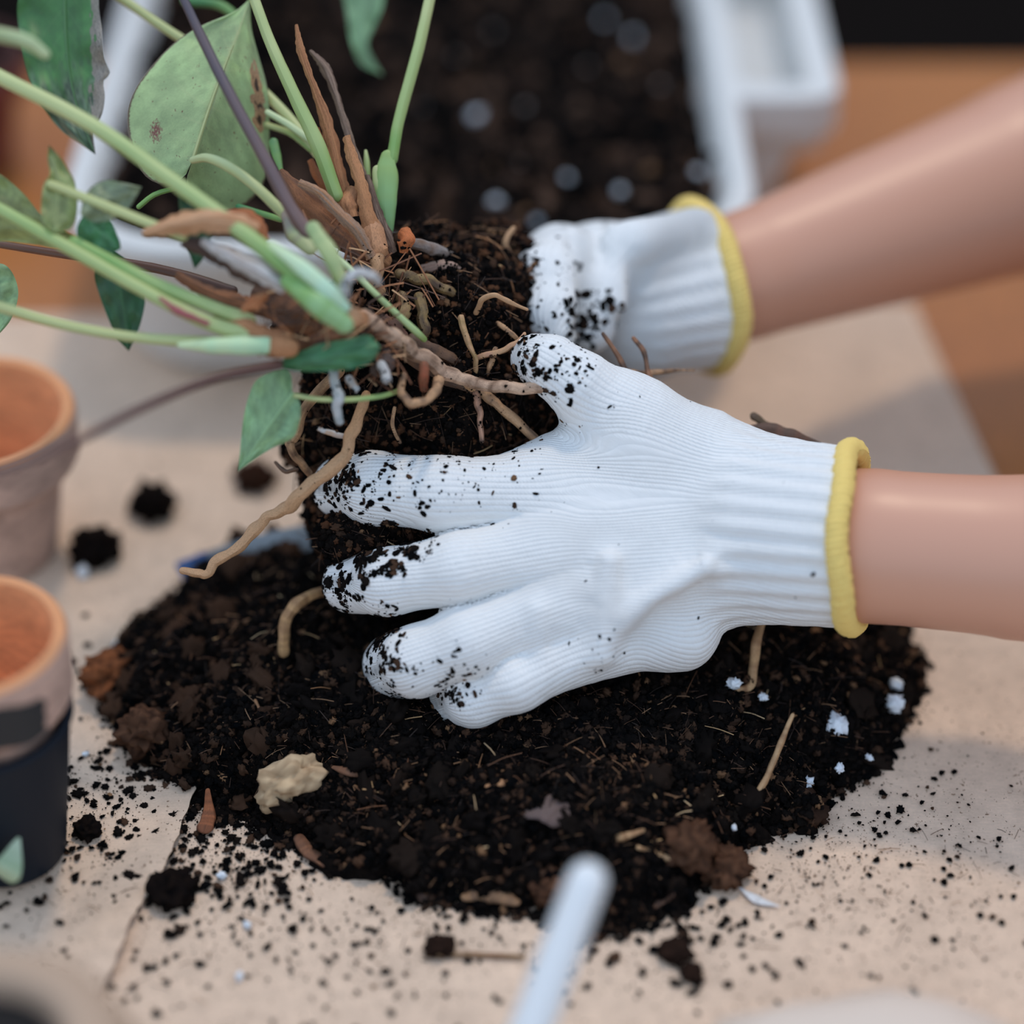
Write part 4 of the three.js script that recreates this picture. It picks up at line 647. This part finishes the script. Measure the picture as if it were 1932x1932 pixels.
function leaf(left, right, mid, dMid, fold, mat, label, { wave = 0.0015, rib = true, ribColour = S.pale, ribR = 3 } = {}) {
  const n = 40, m = 10, curve = (l) => new THREE.CatmullRomCurve3(l.map(([x, y]) => V(x, y, 0)), false, 'centripetal'), cl = curve(left), cr = curve(right), cm = curve(mid), sp = rnd() * 99;
  const dAt = (t) => { const q = t * (dMid.length - 1), i = Math.min(dMid.length - 2, Math.floor(q)); return lerp(dMid[i], dMid[i + 1], q - i); };
  const pos = [], uv = [], idx = []; let c0;
  for (let i = 0; i <= n; i++) { const t = i / n, a = cl.getPointAt(t), b = cr.getPointAt(t), c = cm.getPointAt(t);
    for (let j = -m; j <= m; j++) { const k = Math.abs(j) / m, e = j < 0 ? a : b, x = lerp(c.x, e.x, k), y = lerp(c.y, e.y, k), wd = mm(Math.hypot(e.x - c.x, e.y - c.y), 0.85) * k, f = Array.isArray(fold) ? fold[j < 0 ? 0 : 1] : fold;
      const d = dAt(t) + f * wd + wave * k * noise(t * 5 + sp, k * 2 + (j < 0 ? 7 : 0)) * 2.2 + wave * 0.4 * Math.sin(t * 30 - k * 3) * k; const p = at(x, y, d); pos.push(p.x, p.y, p.z); uv.push(0.5 + 0.5 * j / m, t); } }
  const w = 2 * m + 1; for (let i = 0; i < n; i++) for (let j = 0; j < 2 * m; j++) { const a = i * w + j; idx.push(a, a + 1, a + w, a + 1, a + w + 1, a + w); }
  const g = new THREE.BufferGeometry(); g.setAttribute('position', new THREE.Float32BufferAttribute(pos, 3)); g.setAttribute('uv', new THREE.Float32BufferAttribute(uv, 2)); g.setIndex(idx); g.computeVertexNormals();
  const o = mesh('leaf', g, mat, plant); if (label) o.userData.label = label;
  if (rib) { const pts = []; for (let i = 0; i <= 10; i++) { const c = cm.getPointAt(i / 10 * 0.97); pts.push(at(c.x, c.y, dAt(i / 10) - 0.0002)); } mesh('midrib', tube(pts, [mm(ribR, 0.85), mm(ribR * 0.7, 0.85), mm(0.8, 0.85)], { seg: 6, color: () => ribColour }), M.stem, o); }
  return o;
}
leaf([[363, 304], [345, 336], [308, 348], [275, 333], [250, 286], [240, 217], [254, 170], [290, 120], [326, 83], [373, 51], [435, 25], [453, 14], [472, -4]],
  [[363, 304], [352, 350], [391, 393], [435, 399], [485, 366], [507, 315], [509, 260], [509, 217], [504, 163], [489, 109], [475, 54], [472, -4]],
  [[363, 304], [380, 250], [400, 190], [430, 110], [450, 60], [472, -4]], [0.842, 0.85, 0.858, 0.868], [0.10, 0.55], LM.big, 'large pale green heart-shaped leaf with a brown damaged patch', { ribColour: lin(166, 172, 116), ribR: 4 });
leaf([[120, -70], [60, -50], [34, 0], [36, 58], [47, 120], [65, 174], [94, 221], [120, 250], [152, 272], [180, 292]],
  [[120, -70], [180, -40], [187, 18], [192, 54], [197, 109], [208, 140], [196, 152], [198, 181], [192, 217], [177, 246], [180, 292]],
  [[120, -70], [122, 0], [125, 80], [135, 160], [155, 230], [180, 292]], [0.872, 0.868, 0.866, 0.864], [0.25, -0.3], LM.withered, 'green leaf with a withered grey curled margin', { wave: 0.004, ribColour: lin(84, 124, 78) });
leaf([[212, 470], [185, 500], [178, 518], [188, 558], [203, 598], [221, 638], [243, 663]], [[212, 470], [250, 500], [270, 536], [274, 565], [268, 600], [261, 623], [243, 663]], [[212, 470], [225, 530], [235, 600], [243, 663]], [0.862, 0.868, 0.874], 0.2, LM.dark, 'dark green pointed leaf hanging down', { rib: false });
leaf([[372, 330], [340, 350], [337, 380], [344, 420], [355, 470], [367, 508]], [[372, 330], [410, 365], [405, 420], [392, 470], [382, 490], [367, 508]], [[372, 330], [375, 400], [370, 460], [367, 508]], [0.875, 0.88, 0.882], 0.2, LM.dark, 'dark green leaf behind the large pale one', { rib: false });
leaf([[100, 440], [80, 416], [78, 380], [84, 345], [94, 330], [90, 300], [92, 273]], [[100, 440], [134, 431], [146, 395], [141, 344], [128, 320], [116, 300], [92, 273]], [[100, 440], [108, 390], [108, 330], [92, 273]], [0.804, 0.806, 0.81], 0.2, LM.olive, 'blurred olive green leaf seen edge on at the left', { rib: false });
leaf([[150, 405], [160, 370], [180, 348], [205, 340], [235, 345], [268, 352]], [[150, 405], [180, 420], [215, 412], [245, 390], [258, 370], [268, 352]], [[150, 405], [190, 380], [230, 365], [268, 352]], [0.80, 0.805, 0.81], 0.3, LM.grey, 'blurred rounded grey-green leaf', { rib: false });
leaf([[160, 400], [145, 430], [150, 455], [180, 475], [205, 480], [228, 470]], [[160, 400], [190, 398], [212, 420], [222, 445], [226, 455], [228, 470]], [[160, 400], [180, 430], [205, 450], [228, 470]], [0.808, 0.81, 0.812], 0.2, LM.deep, 'blurred bluish green leaf under the rounded one', { rib: false });
leaf([[-60, 330], [-60, 400], [-30, 450], [20, 456], [72, 462], [110, 468], [148, 448]], [[-60, 330], [-10, 325], [43, 364], [80, 408], [110, 430], [130, 440], [148, 448]], [[-60, 330], [0, 390], [70, 430], [148, 448]], [0.815, 0.818, 0.822], 0.25, LM.olive, 'green leaf running off the left edge', { rib: false });
leaf([[-40, 500], [-60, 560], [-50, 610], [-10, 640]], [[-40, 500], [10, 500], [34, 545], [22, 600], [-10, 640]], [[-40, 500], [-20, 560], [-15, 600], [-10, 640]], [0.84, 0.842, 0.844], 0.2, LM.mint, 'leaf tip at the very left edge', { rib: false });
leaf([[552, 742], [545, 700], [510, 703], [483, 718], [469, 748], [460, 786], [454, 837], [449, 890]], [[552, 742], [562, 752], [568, 772], [556, 822], [536, 836], [516, 844], [472, 873], [449, 890]], [[552, 742], [525, 780], [490, 830], [449, 890]], [0.815, 0.816, 0.82, 0.824], 0.15, LM.mint, 'small pale green heart-shaped leaf below the crown', { ribColour: lin(150, 186, 134), ribR: 2.5 });
leaf([[520, 694], [540, 674], [575, 660], [603, 649], [654, 640], [697, 633], [718, 655]], [[520, 694], [560, 700], [617, 700], [660, 697], [690, 688], [708, 674], [718, 655]], [[520, 694], [580, 682], [650, 668], [718, 655]], [0.806, 0.80, 0.798, 0.80], 0.5, LM.deep, 'deep green folded leaf lying across the crown', { rib: false });
leaf([[680, -60], [650, -20], [655, 30], [662, 75], [680, 120], [722, 142]], [[680, -60], [725, -30], [722, 10], [706, 50], [694, 85], [722, 142]], [[680, -60], [690, 0], [684, 70], [722, 142]], [0.955, 0.955, 0.955], 0.2, LM.mint, 'blurred green leaf hanging in at the top over the planter', { rib: false });

// loose rootlets lying on the glove
{
  TW('rootlet', px3([[1138, 630, 0.862], [1160, 662, 0.862], [1180, 698, 0.862], [1190, 715, 0.862]]), [0.0009, 0.001, 0.0011, 0.0012], lin(150, 104, 74), C.bark, 'brown rootlet standing up behind the thumb, left of two');
  TW('rootlet', px3([[1195, 638, 0.864], [1215, 664, 0.864], [1222, 700, 0.863], [1232, 730, 0.862], [1262, 748, 0.862]]), [0.0008, 0.001, 0.001, 0.0014, 0.001], lin(150, 104, 74), C.bark, 'brown forked rootlet behind the thumb, right of two');
  TW('rootlet', px3([[1180, 705, 0.866], [1230, 703, 0.868], [1275, 698, 0.872], [1310, 698, 0.874]]), [0.0016, 0.0012, 0.0007, 0.0004], C.bark, C.tan, 'thin tan rootlet lying level behind the thumb');
  TW('rootlet', px3([[1405, 810, 0.866], [1445, 812, 0.865], [1490, 824, 0.864], [1545, 838, 0.864]]), [0.0012, 0.0030, 0.0032, 0.0010], C.bark, lin(104, 70, 52), 'dark crumbly twig lying on the back of the wrist', 'twig');
  TW('rootlet', px3([[1424, 786, 0.868], [1440, 798, 0.868], [1462, 812, 0.868]]), [0.0020, 0.0013, 0.0024], lin(110, 88, 62), C.bark, 'short forked twig end sticking up behind the wrist', 'twig');
}
// ------------------------------------------------------------------ planter tub
{
  const h = 0.086, zc = CAM_Z - 0.872, X0 = -0.209, X1 = 0.111, D = 0.40, cx = (X0 + X1) / 2, w = X1 - X0, cz = zc - D / 2;
  const rr2 = (hw, hd, r, n = 10) => { const p = []; for (const [sx, sz, a0] of [[1, 1, 0], [-1, 1, 1], [-1, -1, 2], [1, -1, 3]]) for (let i = 0; i <= n; i++) { const a = (a0 + i / n) * Math.PI / 2; p.push([sx * (hw - r) + Math.cos(a) * r, sz * (hd - r) + Math.sin(a) * r]); } return p; };
  const loft = (rings) => { const n = rings[0][1].length, pos = [], idx = []; rings.forEach(([y, l]) => l.forEach(([x, z]) => pos.push(x, y, z))); for (let i = 0; i < rings.length - 1; i++) for (let j = 0; j < n; j++) { const a = i * n + j, b = i * n + (j + 1) % n; idx.push(a, a + n, b, b, a + n, b + n); } const g = new THREE.BufferGeometry(); g.setAttribute('position', new THREE.Float32BufferAttribute(pos, 3)); g.setIndex(idx); g.computeVertexNormals(); return g; };
  const t = thing('planter_tub', V(cx, 0, cz), 'white plastic planter tub full of dark soil behind the hands', 'planter');
  const R = (k, r) => rr2(w / 2 + k, D / 2 + k, r);
  const outer = [[0.0015, R(-0.05, 0.04)], [0.0015, R(-0.022, 0.05)], [0.006, R(-0.018, 0.05)], [h - 0.014, R(-0.004, 0.06)], [h - 0.014, R(0.0045, 0.062)], [h - 0.003, R(0.005, 0.062)], [h, R(0.003, 0.062)], [h, R(-0.005, 0.058)], [h - 0.003, R(-0.007, 0.056)], [h - 0.020, R(-0.016, 0.052)], [0.01, R(-0.024, 0.048)], [0.008, R(-0.05, 0.04)]];
  mesh('tub_wall', loft(outer), M.plastic, t);
  // lug with a sunken tray on the right side
  const lug = (x0, x1, z0, z1, y0, y1, r) => { const s = new THREE.Shape(), W = x1 - x0, Z = z0 - z1; s.moveTo(0, 0); s.lineTo(W - r, 0); s.absarc(W - r, r, r, -Math.PI / 2, 0); s.lineTo(W, Z - r); s.absarc(W - r, Z - r, r, 0, Math.PI / 2); s.lineTo(0, Z); s.closePath(); return [s, W, Z]; };
  const lx0 = 0.1140 - cx, lx1 = 0.1665 - cx, lz0 = CAM_Z - 1.018 - cz, lz1 = lz0 - 0.2;
  { const [s, W, Z] = lug(lx0 - 0.008, lx1, lz0, lz1, 0, 0, 0.016); const hole = new THREE.Path(), m = 0.013, r = 0.006; hole.moveTo(0.010 + r, m); hole.lineTo(W - m - r, m); hole.absarc(W - m - r, m + r, r, -Math.PI / 2, 0); hole.lineTo(W - m, Z - m); hole.lineTo(0.010, Z - m); hole.lineTo(0.010, m + r); s.holes.push(hole);
    const g = new THREE.ExtrudeGeometry(s, { depth: 0.020, bevelEnabled: true, bevelSize: 0.002, bevelThickness: 0.002, bevelSegments: 3 }); g.rotateX(-Math.PI / 2); g.translate(lx0 - 0.008, h - 0.0225, lz0); mesh('handle_rim', g, M.plastic, t);
    const b = new RoundedBoxGeometry(0.046, 0.044, 0.186, 4, 0.005); const p = b.attributes.position; for (let i = 0; i < p.count; i++) { const k = (p.getY(i) + 0.022) / 0.044; p.setX(i, p.getX(i) - (1 - k) * 0.010 * (p.getX(i) > 0 ? 1.6 : 0)); } b.computeVertexNormals(); b.translate(lx0 + 0.010, h - 0.056, (lz0 + lz1) / 2 + 0.002); mesh('handle_box', b, M.plastic, t);
    mesh('tray_floor', new RoundedBoxGeometry(W - 0.012, 0.002, Z - 0.016, 2, 0.0008).translate(lx0 - 0.008 + W / 2, h - 0.034, lz0 - Z / 2), M.plastic, t);
    const [s2] = lug(lx0 - 0.008, lx1 - 0.009, lz0 - 0.006, lz1 + 0.009, 0, 0, 0.010), h2 = new THREE.Path(); h2.moveTo(0.010, 0.007); h2.lineTo(W - 0.013, 0.007); h2.lineTo(W - 0.013, Z - 0.022); h2.lineTo(0.010, Z - 0.022); h2.closePath(); s2.holes.push(h2);
    const g2 = new THREE.ExtrudeGeometry(s2, { depth: 0.018, bevelEnabled: false }); g2.rotateX(-Math.PI / 2); g2.translate(lx0 - 0.008, h - 0.035, lz0 - 0.006); mesh('tray_wall', g2, M.plastic, t); }
  // soil inside
  const st = thing('planter_soil', V(cx, 0, cz), 'dark potting soil filling the white tub', 'soil', null, 'stuff'), nx = 120, nz = 150, pos = [], col = [], idx = [], hw = w / 2 - 0.013, hd = D / 2 - 0.013;
  const H = (x, z) => h - 0.013 + 0.006 * fbm(x * 22, z * 22, 1, 3) + 0.003 * noise(x * 110, z * 110, 3);
  const rad = 0.055, inside = (x, z) => { const qx = Math.max(0, Math.abs(x) - hw + rad), qz = Math.max(0, Math.abs(z) - hd + rad); return Math.hypot(qx, qz) < rad; };
  const pull = (x, z) => { const ax = Math.abs(x) - hw + rad, az = Math.abs(z) - hd + rad; if (ax > 0 && az > 0) { const l = Math.hypot(ax, az); if (l > rad) return [Math.sign(x) * (hw - rad + ax / l * rad), Math.sign(z) * (hd - rad + az / l * rad)]; } return [x, z]; };
  for (let j = 0; j <= nz; j++) for (let i = 0; i <= nx; i++) { const [x, z] = pull(lerp(-hw, hw, i / nx), lerp(-hd, hd, j / nz)), y = H(x, z); pos.push(x, y, z); col.push(...soilTone(x, y, z)); }
  for (let j = 0; j < nz; j++) for (let i = 0; i < nx; i++) { const a = j * (nx + 1) + i, c = a + nx + 1; idx.push(a, c, a + 1, a + 1, c, c + 1); }
  const g = new THREE.BufferGeometry(); g.setAttribute('position', new THREE.Float32BufferAttribute(pos, 3)); g.setAttribute('color', new THREE.Float32BufferAttribute(col, 3)); g.setIndex(idx); g.computeVertexNormals(); mesh('soil_surface', g, M.soil, st).userData.kind = 'stuff';
  const list = []; for (let i = 0; i < 5200; i++) { const x = rr(-hw, hw), z = rr(-hd, hd); if (!inside(x, z)) continue; const s = 0.0008 + 0.0055 * Math.pow(rnd(), 3); list.push({ p: V(x, H(x, z) + s * 0.2, z), s: [s, s * 0.8, s], q: randomTurn(), c: rnd() < 0.3 ? mix3(lin(58, 44, 37), lin(96, 74, 60), rnd() * rnd()) : crumbColour() }); }
  instances('crumbs', crumbShape[0], M.crumb, list, st);
  for (const [x, y, r, l] of [[900, 228, 13, 'brightest round perlite grain, in the middle of the tub soil'], [936, 386, 11, 'perlite grain in the tub just above the fist of the farther glove'], [1012, 420, 10, 'perlite grain in the tub touching the top of the farther glove'], [1198, 78, 11, 'large perlite grain at the top of the tub soil, nearest the handle side'], [1140, 40, 7, 'perlite grain at the top edge of the picture, second from the tub handle'], [1315, 330, 10, 'brownish perlite grain against the right wall of the tub'], [1070, 340, 8, 'perlite grain in the tub, left of a fainter one above the farther cuff'], [1170, 365, 8, 'faint perlite grain in the tub above the farther cuff']]) perlite(x, y, r, l, 'perlite grains in the tub', h - 0.012);
  for (const [x, y, r, l] of [[990, 205, 7, 'dim perlite grain in the tub, right of the brightest one'], [1108, 128, 5, 'dim perlite grain in the tub, lower left of the large top one'], [860, 110, 6, 'dim perlite grain high in the tub beside the thin green stalk'], [1245, 165, 6, 'dim perlite grain in the tub close to its right wall, upper one'], [800, 205, 5, 'dim perlite grain in the tub right of the thin green stalk'], [930, 60, 5, 'dim perlite grain in the tub, above the brightest one'], [640, 120, 5, 'dim perlite grain in the tub between the dry brown blades'], [980, 310, 5, 'dim perlite grain in the tub, midway from the brightest to the fist']]) perlite(x, y, r, l, 'perlite grains in the tub', h - 0.012).material = M.perliteDull;
}
// ------------------------------------------------------------------ pots and the rest
function pot(p, r, hgt, label, outer, inner, collar = 0.3, name = 'clay_pot') {
  const t = thing(name, p, label, 'pot'), rb = r * 0.62, y1 = hgt * (1 - collar), rm = r * 0.86, wl = r * 0.1, lathe = (l) => new THREE.LatheGeometry(l.map(([a, b]) => new THREE.Vector2(a, b)), 72);
  mesh('pot_body', lathe([[0.0001, 0], [rb - 0.001, 0], [rb, 0.001], [rm - 0.002, y1]]), outer, t);
  mesh('collar', lathe([[rm - 0.003, y1 - 0.0002], [rm, y1], [r - 0.002, y1 + 0.001], [r - 0.001, y1 + 0.003], [r, hgt - 0.0045], [r - 0.0008, hgt - 0.0018]]), outer, t);
  mesh('rim', lathe([[r - 0.0008, hgt - 0.0018], [r - 0.0018, hgt - 0.0004], [r - 0.003, hgt], [r - wl, hgt], [r - wl - 0.0014, hgt - 0.0012]]), inner, t);
  mesh('inner_wall', lathe([[r - wl - 0.0014, hgt - 0.0012], [r - wl - 0.002, y1 + 0.004], [rm - 0.002 - wl, y1 - 0.002], [rb - wl, 0.006], [0.0001, 0.006]]), inner, t);
  return t;
}
const clayMap = tex(256, 256, (u, v) => { const k = 0.92 + 0.12 * (nB(u, v) - 0.5) + 0.1 * (nD(u, v) - 0.5) + 0.06 * (nC(u, v) - 0.5); return [244 * k, 168 * k, 114 * k]; });
M.terracotta.map = clayMap; M.terracotta.color.set(0xffffff);
const dustMap = tex(256, 256, (u, v) => { const k = 0.94 + 0.14 * (nB(u, v) - 0.5) + 0.12 * (nD(u, v) - 0.5) + 0.06 * (nC(u, v) - 0.5); return [206 * k, 168 * k, 148 * k]; });
M.clayOut = std({ map: dustMap, roughness: 0.9 }); M.redOut = std({ color: rgb(122, 58, 42) }); M.redIn = std({ color: rgb(70, 36, 28) });
{
  const c1 = on(-54, 775, 0.076); pot(V(c1.x, 0.0015, c1.z), 0.043, 0.0745, 'plain terracotta pot at the left edge, the farther of the two', M.clayOut, M.terracotta, 0.34);
  const c2 = on(-60, 1195, 0.11); const p2 = pot(V(c2.x, 0.042, c2.z), 0.0338, 0.068, 'small terracotta pot standing in a dark pot, the nearer of the two', M.clayOut, M.terracotta, 0.44);
  const c3 = on(-95, 150, 0.05); pot(V(c3.x, 0.0, c3.z), 0.045, 0.065, 'dark red clay pot blurred in the upper left corner behind the leaves', M.redOut, M.redIn, 0.3);
  { // smear of dark paint on the collar
    const pos = [], idx = [], n = 40, m = 12;
    for (let a = 0; a <= n; a++) for (let b = 0; b <= m; b++) { const v = b / m * 2 - 1, e = 1 + 0.10 * noise(v * 2, 3, 1), th = lerp(-0.6, 0.95 * e, a / n), lo = 0.0395 + 0.003 * (1 + noise(th * 3, 1)), hi = 0.0600 + 0.003 * noise(th * 2.3, 8) - 0.004 * sstep(0.4, 0.95, th), y = lerp(lo, hi, b / m), r = 0.0339; pos.push(Math.sin(th) * r, y, Math.cos(th) * r); }
    for (let a = 0; a < n; a++) for (let b = 0; b < m; b++) { const k = a * (m + 1) + b; idx.push(k, k + m + 1, k + 1, k + 1, k + m + 1, k + m + 2); }
    const g = new THREE.BufferGeometry(); g.setAttribute('position', new THREE.Float32BufferAttribute(pos, 3)); g.setIndex(idx); g.computeVertexNormals();
    mesh('paint_smear', g, std({ color: rgb(34, 36, 38), roughness: 0.6 }), p2).userData.label = 'dark painted patch on the collar';
  }
  const d = thing('dark_pot', V(c2.x, 0.0035, c2.z), 'dark navy pot with the small terracotta pot standing in it', 'pot');
  mesh('pot_body', new THREE.LatheGeometry([[0.0001, 0], [0.0195, 0], [0.0205, 0.001], [0.0300, 0.066], [0.0312, 0.067], [0.0312, 0.070], [0.0288, 0.070], [0.0195, 0.0375], [0.0001, 0.0375]].map(([a, b]) => new THREE.Vector2(a, b)), 64), M.darkPot, d);
  // pale striped leaf in the lower left
  const L = at(14, 1640, 0.79);
  const o = mesh('striped_leaf', tube([on(-60, 1740).setY(0.004), on(-20, 1700).setY(0.02), at(12, 1640, 0.785), at(34, 1585, 0.79)], [0.002, 0.006, 0.0062, 0.001], { flat: 0.12, seg: 10, step: 0.002, side: V(0, SP, CP), color: (t) => mix3(lin(150, 170, 130), lin(206, 216, 186), clamp(0.5 + noise(t * 8, 1))) }), M.stem); tag(o, 'pale green leaf blade at the left edge below the dark pot', 'leaf');
}
{ // trowel blade behind the heap
  const a = on(322, 1072), t = thing('trowel', null, 'curved steel trowel blade with a blue corner stuck in the back of the heap', 'trowel');
  const p = [[330, 1062, 0.010], [420, 1030, 0.024], [510, 1003, 0.033], [610, 985, 0.036], [700, 975, 0.034]].map(([x, y, h]) => on(x, y, h)), cv = new THREE.CatmullRomCurve3(p);
  const blade = (u0, u1) => closedSheet(40, 12, (u, v) => { const q = cv.getPoint(lerp(u0, u1, u)); q.z += v * 0.016; q.y = Math.max(0.002, q.y - v * v * 0.020 - v * 0.006); q.x += v * 0.01; return q; }, 0.0012);
  mesh('blade', blade(0.16, 1), new THREE.MeshPhysicalMaterial({ color: rgb(120, 126, 130), roughness: 0.45, metalness: 0.6 }), t);
  mesh('blade_corner', blade(0, 0.165), new THREE.MeshPhysicalMaterial({ color: rgb(38, 84, 140), roughness: 0.45 }), t).userData.label = 'blue painted corner';
}
{ // white rod in front, and the pale things along the lower edge
  const tip = at(1108, 1662, 0.700), foot = on(862, 2330).setY(0.006), dir = V().subVectors(foot, tip).normalize();
  const t = thing('white_rod', null, 'blurred glossy white rod leaning up from the bottom edge', 'rod');
  mesh('rod', tube([tip, V().lerpVectors(tip, foot, 0.5), foot], [0.0064, 0.0070, 0.0072], { seg: 24, step: 0.006 }), M.white, t);
}
{
  const c = at(-52, 1990, 0.63), t = thing('paper_bag', V(c.x, 0.0035, c.z), 'blurred beige paper bag with dark soil in its mouth, lower left corner', 'bag'), H = c.y;
  const g = new THREE.LatheGeometry([[0.0001, 0], [0.040, 0], [0.043, 0.01], [0.046, H * 0.55], [0.047, H * 0.80], [0.043, H * 0.93], [0.038, H * 0.99], [0.031, H * 1.0], [0.0265, H * 0.98], [0.0255, H * 0.92], [0.025, H * 0.86]].map(([a, b]) => new THREE.Vector2(a, b)), 72), p = g.attributes.position;
  for (let i = 0; i < p.count; i++) { const x = p.getX(i), y = p.getY(i), z = p.getZ(i), k = 1 + 0.05 * noise(x * 60, y * 30, z * 60); p.setXYZ(i, x * k, y, z * k); } g.computeVertexNormals();
  mesh('bag_wall', g, M.kraft, t);
  mesh('soil_fill', new THREE.LatheGeometry([[0.0001, H * 0.93], [0.012, H * 0.925], [0.0255, H * 0.91]].map(([a, b]) => new THREE.Vector2(a, b)), 40), M.darkSoil, t);
  const cg = lump(5, 0.080, 0.045, 0.05, 0.16, 1.5, 77), cp = cg.attributes.position; for (let i = 0; i < cp.count; i++) cp.setY(i, Math.max(0, cp.getY(i))); cg.computeVertexNormals();
  const q = mesh('cloth_bundle', cg, M.cream); q.position.set(0.118, 0.0015, 0.224); tag(q, 'blurred cream cloth bundle along the lower right edge of the picture', 'cloth');
}
renderer.render(scene, camera);
